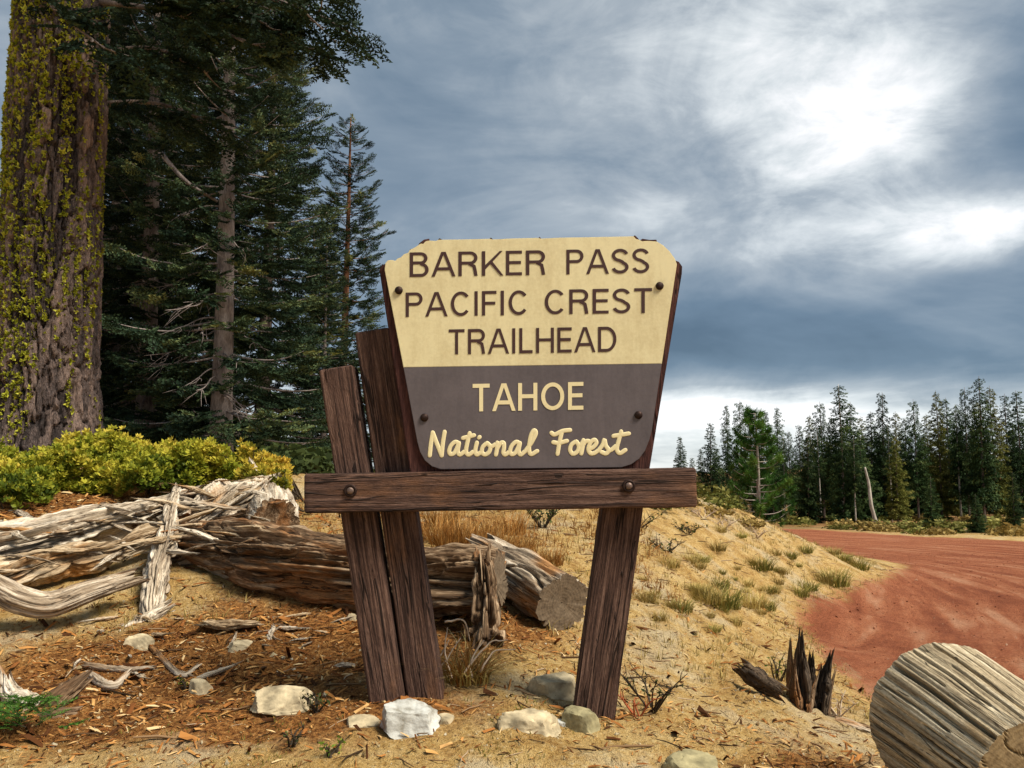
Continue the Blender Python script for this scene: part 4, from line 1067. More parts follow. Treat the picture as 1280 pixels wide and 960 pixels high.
# ------------------------------------------------------------------ grass and small plants
def blades(n, seed, height, spread, width=.004, lean=.6, segs=3):
    """a clump of bent grass blades about the origin"""
    r_ = np.random.default_rng(seed)
    a = r_.uniform(0, 6.28, n); r0 = spread * np.sqrt(r_.random(n)); h = height * r_.uniform(.45, 1.1, n)
    ln = lean * r_.uniform(.2, 1.2, n)
    base = np.stack([r0 * np.cos(a), r0 * np.sin(a), np.zeros(n)], 1)
    b2 = a + r_.normal(0, .7, n); out = np.stack([np.cos(b2), np.sin(b2), np.zeros(n)], 1); side = np.stack([-np.sin(b2 + .5), np.cos(b2 + .5), np.zeros(n)], 1)
    V = []; tt = np.linspace(0, 1, segs + 1)
    for t in tt:
        c = base + out * (ln * h * t ** 1.8)[:, None] + np.array([0, 0, 1]) * (h * (t - .28 * np.minimum(ln, 1.3) * t * t))[:, None]
        w = width * (1 - t) + .0004
        V += [c - side * w, c + side * w]
    V = np.stack(V, 1)                      # n, 2(segs+1), 3
    f = np.array([(2 * k, 2 * k + 1, 2 * k + 3, 2 * k + 2) for k in range(segs)])
    k = V.shape[1]
    F_ = (f[None] + (np.arange(n) * k)[:, None, None]).reshape(-1, 4)
    tint = np.repeat(r_.random(n), k) * .75 + np.tile(np.repeat(tt, 2), n) * .25
    return V.reshape(-1, 3), F_, tint
M_drygrass = mat_leaf('dry_grass', [(.16, .12, .03), (.30, .22, .06), (.44, .33, .11), (.50, .40, .18)], trans=.2)
M_olivegrass = mat_leaf('olive_grass', [(.07, .085, .016), (.15, .15, .03), (.30, .25, .06), (.40, .31, .10)], trans=.2)
M_rustgrass = mat_leaf('rust_grass', [(.17, .07, .016), (.32, .14, .03), (.44, .22, .06), (.48, .32, .13)], trans=.2)
def tuft_mesh(seed, mat, n=170, h=.2, spread=.1, lean=.7, width=.0035):
    v, f, t = blades(n, seed, h, spread, width, lean)
    return mesh('grass_tuft', v, f, mat, True, {'tint': t})
tufts = {'olive': [tuft_mesh(k, M_olivegrass) for k in range(3)], 'dry': [tuft_mesh(10 + k, M_drygrass) for k in range(3)], 'rust': [tuft_mesh(20 + k, M_rustgrass) for k in range(2)]}
rt = random.Random(3)
spots = [(894, 688, 1, 'dry'), (876, 702, 1, 'olive'), (987, 697, .9, 'olive'), (1006, 691, 1, 'olive'), (951, 712, 1.2, 'olive'), (945, 705, .8, 'dry'), (898, 735, 1.1, 'olive'), (900, 758, 1.5, 'olive'), (880, 752, 1.2, 'dry'), (851, 764, 1.3, 'olive'), (838, 758, 1, 'dry'), (932, 732, .9, 'dry'), (955, 762, 1.3, 'olive'), (938, 758, 1.1, 'dry'), (1044, 732, 1.6, 'olive'), (1030, 728, 1.2, 'dry'), (1008, 737, 1.2, 'olive'), (1065, 706, 1.3, 'dry'), (1052, 700, 1.2, 'olive'), (890, 788, .9, 'olive'), (809, 752, 1.2, 'dry'), (918, 780, .9, 'dry'), (975, 717, .9, 'dry'), (1075, 712, 1.2, 'olive'), (1040, 692, 1.1, 'dry'), (965, 742, .9, 'dry'), (925, 672, .9, 'olive'), (900, 665, .8, 'dry'), (868, 742, .8, 'dry'), (822, 775, .8, 'dry'), (790, 690, .7, 'dry'), (1000, 745, 1.0, 'olive')]
for k in range(44):
    px = rt.uniform(800, 1075); py = rt.uniform(690, 775)
    if py < 640 + (px - 870) * .33 + 14 or (px > 960 and py > 760 - (px - 960) * .3): continue
    spots.append((px, py, rt.uniform(.35, .8), rt.choice(['dry', 'dry', 'olive'])))
for px, py, s, k in spots:
    g = GP(px, py); s = s * rt.uniform(.85, 1.15) * (.6 if g[1] < 6.2 else .95) 
    o = link('grass_tuft', rt.choice(tufts[k]), None, g - np.array([0, 0, .01]), (0, 0, rt.uniform(0, 6.28)), (s * .9, s * .9, s * rt.uniform(.45, .7)))
    tag(o, {'olive': 'olive-green grass tuft growing on the sandy slope above the road', 'dry': 'straw-coloured grass tuft growing on the sandy slope above the road'}[k], 'grass tuft', 'grass tufts on the sandy slope')
for px, py, s in ((560, 688, 1), (590, 690, 1.1), (575, 680, 1), (620, 692, 1), (640, 700, .9), (545, 678, 1), (608, 676, 1), (655, 690, .8), (665, 712, .8), (690, 705, .7), (552, 662, 1), (640, 668, 1)):
    g = GP(px, py); o = link('grass_tuft', rt.choice(tufts['rust']), None, g - np.array([0, 0, .01]), (0, 0, rt.uniform(0, 6.28)), (s * 1.1,) * 3)
    tag(o, 'rust-orange grass tuft growing behind the fallen logs', 'grass tuft', 'rust grass behind the logs')

def sprinkle(name, label, n, seed, xr, yr, mat, h, dens=None, per=5):
    x, y, r_ = scatter_points(n, seed, xr, yr, dens)
    tv_, tf_, tt_ = blades(per, seed, h, .02, .0022, .8)
    m = len(x); Mx = np.zeros((m, 4, 4)); a = r_.uniform(0, 6.28, m); s = r_.uniform(.4, 1.2, m)
    Mx[:, 0, 0] = np.cos(a) * s; Mx[:, 0, 1] = -np.sin(a) * s; Mx[:, 1, 0] = np.sin(a) * s; Mx[:, 1, 1] = np.cos(a) * s; Mx[:, 2, 2] = s
    Mx[:, 0, 3] = x; Mx[:, 1, 3] = y; Mx[:, 2, 3] = H(x, y) - .003
    v, f, idx = place_many(tv_, tf_, Mx)
    tag(link(name, mesh(name, v, f, mat, True, {'tint': np.clip(np.tile(tt_, m) * .5 + r_.random(m)[idx] * .5, 0, 1)})), label, 'grass', kind='stuff')
sprinkle('dry_grass', 'short dry grass scattered over the knoll', 9000, 5, (-2.5, 5), (4.6, 12.5), M_drygrass, .07, lambda x, y: .15 + .85 * np.clip(fbm(np.stack([x, y, 0 * x], -1) * .9, 3, 77) * 3, 0, 1))
sprinkle('rust_grass', 'low rust-coloured grass on the crest behind the sign', 2600, 6, (-1.6, 1.2), (5.6, 8.6), M_rustgrass, .09, lambda x, y: np.clip(.3 + fbm(np.stack([x, y, 0 * x], -1) * 1.2, 3, 78) * 3, 0, 1))
sprinkle('sparse_green_grass', 'tiny green grass sprouts in the sand near the bottom edge', 900, 8, (-1.8, 1.6), (2.8, 3.7), M_olivegrass, .03, lambda x, y: np.clip(.1 + fbm(np.stack([x, y, 0 * x], -1) * 2, 3, 79) * 3, 0, 1), 4)

# dry clump by the post foot, with bleached twigs
M_twig = mat_plain('bleached_twig', (.48, .37, .27), .8, .3, 30, .3)
M_darktwig = mat_plain('dark_twig', (.045, .032, .02), .8, .3, 30, .3)
M_redtwig = mat_plain('red_twig', (.32, .085, .03), .7, .3, 30, .3)
g = GP(583, 852)
cl = empty('dry_grass_clump', g); tag(cl, 'dry reddish grass clump with bleached twigs at the foot of the two posts', 'grass clump')
v, f, t = blades(170, 40, .22, .09, .003, 1.4, 4); link('grass_blades', mesh('grass_blades', v, f, M_rustgrass, True, {'tint': t}), cl)
v, f, t = blades(110, 41, .20, .11, .003, 1.8, 4); link('grass_blades', mesh('grass_blades', v, f, M_drygrass, True, {'tint': t}), cl)
d = g[1]
for pts in (((520, 856), (545, 828), (562, 800)), ((516, 860), (548, 838), (575, 798)), ((556, 778), (580, 776), (588, 802)), ((585, 845), (592, 820), (606, 800)), ((565, 850), (556, 815), (560, 785)), ((592, 852), (588, 830), (596, 812)), ((600, 840), (618, 815), (645, 812)), ((575, 848), (610, 806), (634, 800))):
    P = catmull([A(px, py, d - .06 + .02 * i) for i, (px, py) in enumerate(pts)], 14)
    v, fs = tube(P + .004 * np.stack([vnoise(P * 40, 3), 0 * P[:, 0], vnoise(P * 40, 5)], 1), np.linspace(.0048, .0022, 14), 5)
    link('twig', mesh('twig', v - g, fs, M_twig, True), cl)

# woody little plants: branching stems with leaf flakes
def twiggy(name, label, cat, px, py, size, seed, stem_mat, leaf_mat=None, nst=8, leafn=40, leafs=.02, up=.9):
    g = GP(px, py); o = empty(name, g); tag(o, label, cat)
    r_ = np.random.default_rng(seed); bag = Bag(); tips = []
    for k in range(nst):
        a = r_.uniform(0, 6.28); ln = size * r_.uniform(.6, 1.1)
        p1 = np.array([math.cos(a) * ln * .45, math.sin(a) * ln * .45, ln * up * .55]); p2 = p1 + np.array([math.cos(a + r_.normal(0, .8)) * ln * .35, math.sin(a) * ln * .35, ln * up * r_.uniform(.15, .5)])
        P = catmull([np.array([r_.normal(0, .01), r_.normal(0, .01), -.02]), p1, p2], 9)
        bag.add(*tube(P, np.linspace(.005, .0015, 9), 5)); tips += list(P[3:])
        for j in range(3):
            q = P[r_.integers(3, 8)]; e = q + r_.normal(0, size * .16, 3) + np.array([0, 0, size * .12])
            bag.add(*tube(catmull([q, (q + e) / 2 + r_.normal(0, .006, 3), e], 5), np.linspace(.0025, .001, 5), 4)); tips += [e, (q + e) / 2]
    link('stems', bag.mesh('stems', stem_mat), o)
    if leaf_mat:
        tips = np.array(tips); i = r_.integers(0, len(tips), leafn); Mx = np.zeros((leafn, 4, 4)); s = leafs * r_.uniform(.5, 1.2, leafn)
        Mx[:, :3, :3] = rand_rot(leafn, r_) * s[:, None, None]; Mx[:, :3, 3] = tips[i] + r_.normal(0, leafs * .5, (leafn, 3))
        lv = np.array([(0, -.35, 0), (.6, 0, .08), (0, .35, 0), (-.8, 0, -.05)]); v, f, idx = place_many(lv, np.array([(0, 1, 2, 3)]), Mx)
        link('leaves', mesh('leaves', v, f, leaf_mat, False, {'tint': r_.random(leafn)[idx]}), o)
    return o
M_darkleaf = mat_leaf('dark_leaf', [(.02, .03, .012), (.05, .07, .02), (.09, .11, .03)])
M_brightleaf = mat_leaf('bright_leaf', [(.05, .09, .012), (.12, .18, .02), (.24, .28, .04)])
twiggy('small_shrub', 'sparse dark shrublet with a red stem right of the single post', 'plant', 815, 888, .20, 1, M_darktwig, M_darkleaf, 11, 60, .016)
twiggy('red_twig', 'dry red-stemmed twig at the foot of the dark shrublet', 'plant', 796, 896, .12, 2, M_redtwig, None, 5)
twiggy('small_shrub', 'dark dead shrublet on the crest seen between the posts', 'plant', 678, 660, .22, 3, M_darktwig, M_darkleaf, 16, 120, .03)
twiggy('seedling', 'tiny dark green seedling right of the wedge-shaped stone', 'plant', 398, 890, .08, 4, M_darktwig, M_darkleaf, 7, 70, .014)
twiggy('seedling', 'tiny upright brown-green seedling standing in sand below the wedge-shaped stone', 'plant', 365, 934, .08, 5, M_darktwig, M_darkleaf, 5, 24, .012)
twiggy('seedling', 'tiny bright green sprout near the bottom edge', 'plant', 415, 945, .05, 6, M_darktwig, M_brightleaf, 5, 40, .014)
twiggy('seedling', 'yellow-green sprout beside the small pale stone', 'plant', 236, 862, .05, 7, M_darktwig, M_brightleaf, 5, 40, .012)
twiggy('dead_shrub', 'grey dead twigs at the base of the charred stump', 'plant', 1050, 898, .16, 8, M_twig, None, 9)
twiggy('small_shrub', 'thin leafy stem leaning over the splintered stump', 'plant', 972, 850, .15, 9, M_darktwig, M_brightleaf, 6, 30, .016)
for k, (px, py) in enumerate(((905, 660), (860, 668), (880, 648), (835, 690), (945, 672), (800, 660))):
    o = twiggy('dead_brush', 'low tangle of dead grey brush on the upper knoll', 'brush', px, py, .22, 60 + k, M_darktwig if k % 2 else M_twig, M_darkleaf if k % 2 else None, 12, 50, .025, .45); o['group'] = 'dead brush on the knoll'

# ------------------------------------------------------------------ conifers
def needle_spray(seed, length=.34, twigs=9, needles=12, nl=.034, nw=.0075, droop=.0):
    """flat fir branchlet along +x: twigs on both sides, each set with needles"""
    r_ = np.random.default_rng(seed); V = []; Fc = []; T = []
    def twig(p, d, ln, upv):
        side = np.cross(upv, d); side /= np.linalg.norm(side)
        for k in range(needles):
            t = (k + .5) / needles; c = p + d * ln * t
            for sg in (-1, 1):
                nd = d * .55 + side * sg * .8 + upv * r_.uniform(-.1, .5); nd /= np.linalg.norm(nd)
                w = np.cross(nd, r_.normal(0, 1, 3)); w /= np.linalg.norm(w) + 1e-9
                l = nl * r_.uniform(.7, 1.15) * (1 - .4 * t)
                b = len(V); V.extend([c - w * nw * .5, c + w * nw * .5, c + nd * l]); Fc.append((b, b + 1, b + 2)); T.extend([t, t, t])
    up = np.array([0, 0, 1.0])
    twig(np.zeros(3), np.array([1, 0, droop]), length, up)
    for k in range(twigs):
        t = .1 + .8 * k / (twigs - 1); sg = 1 if k % 2 else -1
        d = np.array([.75, sg * .65, r_.uniform(-.15, .12)]); d /= np.linalg.norm(d)
        twig(np.array([length * t, 0, length * t * droop]), d, length * (.55 - .35 * t) + .03, up)
    return np.array(V), np.array(Fc), np.array(T)
SPRAYS = [needle_spray(k, twigs=8, needles=4, nl=.062, nw=.030) for k in range(4)]

def build_branch(r_, length, droop=-.25, tip_up=.25, dens=1.0, spray=.34, wid=.34):
    """one bough along +x: wood path and spray matrices"""
    n = 9; t = np.linspace(0, 1, n)
    z = droop * length * t + tip_up * length * t ** 2.5
    y = .08 * length * np.sin(t * 2.5 + r_.uniform(0, 6)) * t
    P = np.stack([length * t * (1 - .06 * t), y, z], 1)
    mats = []
    m = max(4, int(length / .055 * dens))
    for k in range(m):
        u = .16 + .84 * (k + r_.random()) / m
        p = np.array([np.interp(u, t, P[:, i]) for i in range(3)])
        p2 = np.array([np.interp(min(u + .06, 1.06), np.append(t, 1.06), np.append(P[:, i], 2 * P[-1, i] - P[-2, i])) for i in range(3)])
        d = p2 - p; d /= np.linalg.norm(d) + 1e-9
        env = wid * length * math.sin(math.pi * min(.98, .2 + .75 * u)) * 1.0
        off = r_.uniform(-1, 1)
        sgn = 1 if off > 0 else -1
        yaw = sgn * R(r_.uniform(15, 62)) if u < .93 else R(r_.uniform(-20, 20))
        dirv = np.array([d[0] * math.cos(yaw) - d[1] * math.sin(yaw), d[0] * math.sin(yaw) + d[1] * math.cos(yaw), d[2] + r_.uniform(-.22, .10)]); dirv /= np.linalg.norm(dirv)
        pos = p + np.array([0, off * env * .75, r_.uniform(-.10, .04) - abs(off) * env * .3]) 
        up = np.array([r_.normal(0, .45), r_.normal(0, .45), 1.0]); sd = np.cross(up, dirv); sd /= np.linalg.norm(sd); up = np.cross(dirv, sd)
        s = spray / .34 * r_.uniform(.7, 1.2) * (1.0 if u < .9 else .85)
        Mx = np.eye(4); Mx[:3, 0] = dirv * s; Mx[:3, 1] = sd * s; Mx[:3, 2] = up * s; Mx[:3, 3] = pos
        mats.append(Mx)
    return P, mats

M_needle = mat_leaf('fir_needles', [(.008, .016, .010), (.016, .031, .017), (.033, .056, .028), (.090, .118, .048), (.20, .20, .065)], trans=.12, rough=.55)
M_needle_far = mat_leaf('far_needles', [(.009, .020, .008), (.020, .042, .014), (.044, .076, .024), (.105, .135, .042)], trans=.12, rough=.6)
M_needle_pine = mat_leaf('pine_needles', [(.018, .050, .012), (.042, .115, .020), (.10, .21, .034), (.22, .32, .07)], trans=.2, rough=.5)
M_needle_olive = mat_leaf('olive_needles', [(.04, .05, .012), (.09, .10, .02), (.16, .16, .035), (.24, .22, .06)], trans=.15, rough=.6)
M_firbark = mat_bark('fir_bark', (.05, .038, .036), (.15, .115, .10), (.32, .26, .22))
M_greybark = mat_bark('grey_bark', (.10, .078, .072), (.27, .22, .20), (.48, .42, .38))
M_redbark = mat_bark('red_bark', (.06, .028, .016), (.20, .09, .045), (.34, .18, .10))
M_palebark = mat_bark('pale_bark', (.22, .18, .14), (.42, .37, .31), (.58, .54, .48))
M_deadwood = mat_bark('dead_branch_wood', (.09, .07, .065), (.22, .18, .165), (.36, .31, .29))

def yaw_m(a, loc=(0, 0, 0), s=1.0, tilt=0.0):
    return np.array(Matrix.Translation(loc) @ Matrix.Rotation(a, 4, 'Z') @ Matrix.Rotation(tilt, 4, 'Y') @ Matrix.Scale(s, 4))

def fir(name, seed, height, rad, trunk_r, base_z=.6, spacing=.085, dens=1.0, spray=.34, needle=M_needle, bark=M_firbark, ndead=0, shape=.75, sparse_top=0.0, droop=-.28, gap=None):
    """a fir: tapered trunk, boughs in shelves, dead lower branches. Returns parts [(name, mesh)]"""
    r_ = np.random.default_rng(seed); parts = []
    nz = 40; tz = np.linspace(0, 1, nz)
    tp = np.stack([.05 * np.sin(tz * 3 + seed), .05 * np.cos(tz * 2.3 + seed), tz * height], 1)
    tr = trunk_r * (1 - tz) ** .85 + .012 + trunk_r * .35 * np.exp(-tz * 25)
    v, fs = tube(tp, tr, 16)
    v = v + .0
    parts.append(('trunk', mesh('trunk', v, fs, bark, True)))
    spr = {i: [] for i in range(4)}; wood_ = Bag(); tint = {i: [] for i in range(4)}
    z = base_z; a = r_.uniform(0, 6.28); cnt_ = 0
    while z < height * .985:
        f = (z - base_z) / (height - base_z)
        L = rad * ((1 - f) ** shape) * r_.uniform(.65, 1.12) + .10
        if gap is not None: L *= gap(z, a)
        k = 1 - f
        if r_.random() > sparse_top * f * 1.4:
            P, ms = build_branch(r_, L, droop * (.5 + .9 * k) + .15 * f, .22 + .12 * f, dens, spray * (.65 + .35 * k))
            B = yaw_m(a, (tp[int(f * (nz - 1)) if False else min(nz - 1, int(z / height * (nz - 1))), 0], 0, z))
            Pw = P @ B[:3, :3].T + B[:3, 3]
            wood_.add(*tube(Pw, np.linspace(max(.008, L * .014), .003, len(Pw)), 5))
            bt = r_.normal(0, .12)
            for m in ms:
                i = r_.integers(0, 4); spr[i].append(B @ m); tint[i].append(bt + r_.normal(.34, .16))
        nb = 6 if f < .7 else 4; cnt_ = cnt_ + 1; a += 2 * math.pi / nb * r_.uniform(.8, 1.25)
        z += spacing * (r_.uniform(.1, .5) if cnt_ % nb else nb * r_.uniform(.55, .95) * (1.0 if f < .6 else .8))
    cb = Bag()
    for i in range(4):
        if not spr[i]: continue
        sv, sf, st_ = SPRAYS[i]
        v, f_, idx = place_many(sv, sf, np.array(spr[i]))
        cb.add(v, f_, tint=np.clip(np.array(tint[i])[idx] + .28 * np.tile(st_, len(spr[i])) - .08, 0, 1))
    parts.append(('crown', cb.mesh('crown', needle, True)))
    parts.append(('boughs', wood_.mesh('boughs', bark, True)))
    for k in range(ndead):
        zz = base_z * .3 + r_.random() * height * .42; aa = r_.uniform(math.pi, 2 * math.pi) + r_.normal(0, .3); L = r_.uniform(.5, 1.1)
        bag = Bag(); d = np.array([math.cos(aa), math.sin(aa), 0])
        P = catmull([np.array([0, 0, zz]), d * L * .4 + np.array([0, 0, zz - .06 * L]), d * L * .75 + np.array([0, 0, zz - .25 * L]), d * L + np.array([r_.normal(0, .1), 0, zz - .32 * L])], 14)
        bag.add(*tube(P, np.linspace(.016, .004, 14), 6))
        for j in range(6):
            q = P[r_.integers(4, 13)]; e = q + d * r_.uniform(.1, .3) + np.array([r_.normal(0, .14), r_.normal(0, .14), -r_.uniform(.05, .3)])
            bag.add(*tube(catmull([q, (q + e) / 2 + r_.normal(0, .02, 3), e], 6), np.linspace(.006, .002, 6), 4))
        parts.append(('dead_branch', bag.mesh('dead_branch', M_deadwood, True)))
    return parts

def plant_tree(name, parts, label, loc, rotz=0.0, s=1.0, cat='tree', group=None):
    o = empty(name, loc, (0, 0, rotz)); o.scale = (s, s, s)
    for n_, me in parts:
        c = link(n_, me, o)
        if n_ == 'boughs': c['kind'] = 'stuff'
    return tag(o, label, cat, group)

def gz_at(px, d):
    x = (px - 640) / F * d
    return np.array([x, d, H(x, d)[0] - .05])

open_front = lambda z, a: (.45 if abs(math.remainder(a + math.pi / 2, 2 * math.pi)) < .75 and z < 4.6 else 1.0)
firA = fir('fir', 1, 11.5, 1.9, .15, .5, .066, 1.0, .36, bark=M_greybark, ndead=22, shape=.62, droop=-.22, gap=open_front)
firB = fir('fir', 2, 11.0, 2.1, .17, .3, .066, 1.0, .38, ndead=8, shape=.60, droop=-.30)
plant_tree('fir_tree', firA, 'fir with a bare pale trunk low down and dead lower branches, nearest behind the shrub', gz_at(272, 13.2), 0)
plant_tree('fir_tree', firB, 'dense dark fir just right of the mossy trunk', gz_at(178, 15.5), 1.0)
plant_tree('fir_tree', firB, 'dark fir filling the space between the pale-trunked fir and the spindly conifer', gz_at(328, 16.5), 2.9, .86)
plant_tree('fir_tree', firA, 'dark fir at the back, seen through gaps beside the mossy trunk', gz_at(222, 20.5), 2.2, 1.1)
plant_tree('fir_tree', firB, 'dark fir at the back, its boughs touching the edge of the mossy trunk', gz_at(138, 18), 5.2, .95)
plant_tree('fir_tree', firB, 'dark fir at the back, behind the mossy trunk', gz_at(95, 19), 4.0, 1.1)
plant_tree('fir_tree', firA, 'low dark fir behind the front slanted post', gz_at(405, 17.0), 4.2, .42)
firC = fir('fir', 5, 9.0, 1.5, .11, .4, .062, 1.1, .34, bark=M_redbark, shape=.62, sparse_top=.18, droop=-.16)
plant_tree('slender_conifer', firC, 'spindly conifer with a reddish trunk against the sky left of the sign', gz_at(430, 21.0), .6, 1.0)
firD = fir('fir', 6, 5.6, 1.0, .08, .3, .08, .9, .34, needle=M_needle_olive, shape=.6)
plant_tree('young_fir', firD, 'yellow-green young fir between the dark firs and the spindly conifer', gz_at(386, 19.0), .6, 1.0)

# old mossy tree: bark plates, lichen and the boughs hanging into the top of the frame
def big_tree():
    base = at(53, 545, 8.8); base[2] = H(base[0], base[1])[0] - .1
    o = empty('old_conifer', base)
    tag(o, 'huge old conifer with plated bark and yellow-green lichen', 'tree')
    R0 = .445; Ht = 7.0
    nth, nz = 280, 330
    th = np.arange(nth) * 2 * math.pi / nth; zz = np.linspace(0, Ht, nz); TH, Z = np.meshgrid(th, zz)
    rad0 = R0 * (1 - .022 * Z) + .16 * np.exp(-Z / .35)
    # plates: warp the surface, then cellular cells stretched along the trunk
    per = 30
    w1 = vnoise(np.stack([np.cos(TH) * 3, np.sin(TH) * 3, Z * 1.5], -1), 3); w2 = vnoise(np.stack([np.cos(TH) * 7, np.sin(TH) * 7, Z * 3], -1), 4)
    U = (TH / (2 * math.pi) * per); Vv = Z * 3.6 + w1 * .8
    pu = np.stack([np.mod(U + w2 * .35, per), Vv], -1)
    f1, f2, cid = cells(pu, 5)
    fine = fbm(np.stack([np.cos(TH) * 16, np.sin(TH) * 16, Z * 8], -1), 4, 8, .8)
    w3 = vnoise(np.stack([np.cos(TH) * 14, np.sin(TH) * 14, Z * 6], -1), 6); w4 = vnoise(np.stack([np.cos(TH) * 12, np.sin(TH) * 12, Z * 9], -1), 7)
    q1, q2, cid = cells(np.stack([np.mod(U + w2 * .5 + w3 * .3, per), Z * 2.3 + w1 * .8 + w4 * .3], -1), 5)
    r1, r2, cid2 = cells(np.stack([np.mod(U * 2 + w2 * .6 + w3 * .5, per * 2), Z * 7.5 + w4 * .5], -1), 15)
    edge = np.clip((q2 - q1 - .03) / .13, 0, 1); edge2 = np.clip((r2 - r1 - .02) / .15, 0, 1)
    disp = .060 * edge + .014 * edge2 + .022 * (cid - .5) + .012 * (cid2 - .5) + .020 * fine + .02 * w1
    rad = rad0 + disp - .03
    V = np.stack([rad * np.cos(TH), rad * np.sin(TH), Z], -1).reshape(-1, 3)
    m, t, b = new_mat('plated_bark')
    v = coords(t, scale=(1, 1, .35))
    n1 = noise(t, v, 9, 6, .65); n2 = noise(t, v, 60, 4, .6)
    g = math_node(t, 'ADD', math_node(t, 'MULTIPLY', n1, .4), math_node(t, 'ADD', math_node(t, 'MULTIPLY', n2, .35), math_node(t, 'MULTIPLY', attr_fac(t, 'plate'), .25)))
    c = ramp(t, g, [(.36, (.035, .027, .025)), (.46, (.105, .078, .070)), (.56, (.21, .15, .125)), (.68, (.36, .25, .20))])
    vf = coords(t, scale=(1, 1, .22)); n4 = noise(t, vf, 34, 5, .65, .3)
    c = mix(t, .55, c, ramp(t, n4, [(.38, (.35, .33, .32)), (.5, (1, 1, 1)), (.64, (1.5, 1.45, 1.4))]), 'MULTIPLY')
    t.links.new(c, b.inputs['Base Color']); bump(t, b, math_node(t, 'ADD', math_node(t, 'MULTIPLY', n4, 1.6), n2), 1.0, .035)
    link('trunk', mesh('trunk', V, grid_faces(nth, nz, True), m, True, {'plate': cid.ravel()}), o)
    # lichen tufts
    r_ = np.random.default_rng(9)
    n = 26000
    i = r_.integers(0, nth, n); j = r_.integers(5, nz - 5, n)
    P = V.reshape(nz, nth, 3)[j, i]; d = np.stack([np.cos(th[i]), np.sin(th[i]), 0 * th[i]], 1)
    # more on the shaded left flank and high up, in vertical streaks
    side = -d[:, 0] * .95 + .15 - .1 * d[:, 1]
    streak = fbm(np.stack([np.cos(th[i]) * 6, np.sin(th[i]) * 6, zz[j] * .7], 1), 3, 12) + .5 * fbm(np.stack([np.cos(th[i]) * 18, np.sin(th[i]) * 18, zz[j] * 9], 1), 2, 14)
    keep = (streak + side * .40 + np.clip((zz[j] - .6) * .16, -.3, .25) > .08) & (d[:, 1] < .4)
    P, d = P[keep], d[keep]; n = len(P)
    # tuft template: small star of leaflets
    tv_ = []; tf_ = []
    for k in range(7):
        a = r_.uniform(0, 6.28); e = r_.uniform(.2, 1.2); q = np.array([math.sin(e), math.cos(e) * math.cos(a), math.cos(e) * math.sin(a)]); s_ = np.cross(q, r_.normal(size=3)); s_ /= np.linalg.norm(s_)
        bb = len(tv_); tv_ += [s_ * .45, q, -s_ * .45]; tf_.append((bb, bb + 1, bb + 2))
    tv_ = np.array(tv_); tf_ = np.array(tf_)
    Mx = np.zeros((n, 4, 4)); s_ = np.minimum(np.exp(r_.normal(-3.85, .4, n)), .05)
    tx = np.stack([-d[:, 1], d[:, 0], 0 * d[:, 0]], 1)
    ro = r_.uniform(0, 6.28, n)[:, None]; e1 = tx * np.cos(ro) + np.array([0, 0, 1]) * np.sin(ro); e2 = np.cross(d, e1)
    Mx[:, :3, 0] = d * s_[:, None]; Mx[:, :3, 1] = e1 * s_[:, None]; Mx[:, :3, 2] = e2 * s_[:, None]; Mx[:, :3, 3] = P
    v, f, idx = place_many(tv_, tf_, Mx)
    ml = mat_leaf('lichen', [(.22, .235, .02), (.46, .47, .045), (.66, .62, .09)], trans=.15, rough=.9)
    lo = link('lichen', mesh('lichen', v, f, ml, False, {'tint': r_.random(n)[idx]}), o); lo['kind'] = 'stuff'
    # boughs
    wb = Bag(); cb = Bag(); spr = {k: [] for k in range(4)}; tin = {k: [] for k in range(4)}
    def bough(p0, p1, p2, n_side, L, seedb, light=.3, r0=.035):
        rb = np.random.default_rng(seedb)
        P = catmull([p0, p1, p2], 24); wb.add(*tube(P, np.linspace(r0, .006, 24), 7))
        for k in range(n_side):
            u = .25 + .75 * (k + rb.random()) / n_side
            q = np.array([np.interp(u, np.linspace(0, 1, 24), P[:, i]) for i in range(3)])
            dr = P[-1] - P[0]; ya = math.atan2(dr[1], dr[0]) + (1 if k % 2 else -1) * R(rb.uniform(15, 75))
            bl = L * (1.15 - .6 * u) * rb.uniform(.7, 1.1)
            Pb, ms = build_branch(rb, bl, rb.uniform(-.75, -.25), .2, .85, .34)
            B = yaw_m(ya, q); Pw = Pb @ B[:3, :3].T + B[:3, 3]
            wb.add(*tube(Pw, np.linspace(.012, .003, len(Pw)), 5)); bt = rb.normal(0, .1)
            for mm in ms:
                kk = rb.integers(0, 4); spr[kk].append(B @ mm); tin[kk].append(light + bt + rb.normal(0, .1))
    def W(px, py, d): return at(px, py, d) - base
    bough(W(110, -60, 8.7), W(260, -30, 8.2), W(415, 25, 7.8), 16, .8, 1)
    bough(W(115, -30, 8.8), W(250, -10, 8.5), W(375, 55, 8.2), 13, .7, 21)
    bough(W(120, -95, 8.9), W(300, -70, 8.9), W(425, -35, 8.6), 9, .8, 2)
    bough(W(100, 0, 8.8), W(210, 15, 8.4), W(330, 60, 8.0), 11, .6, 3)
    bough(W(110, 70, 8.9), W(190, 60, 8.7), W(260, 90, 8.6), 6, .55, 4, .32)
    bough(W(120, 130, 9.0), W(200, 130, 9.1), W(290, 165, 9.2), 9, .6, 5, .28)
    bough(W(60, -40, 8.5), W(70, 10, 7.9), W(130, 60, 7.5), 8, .5, 6, .2)
    bough(W(20, -60, 8.8), W(-60, -20, 8.4), W(-120, 30, 8.2), 8, .6, 7, .2)
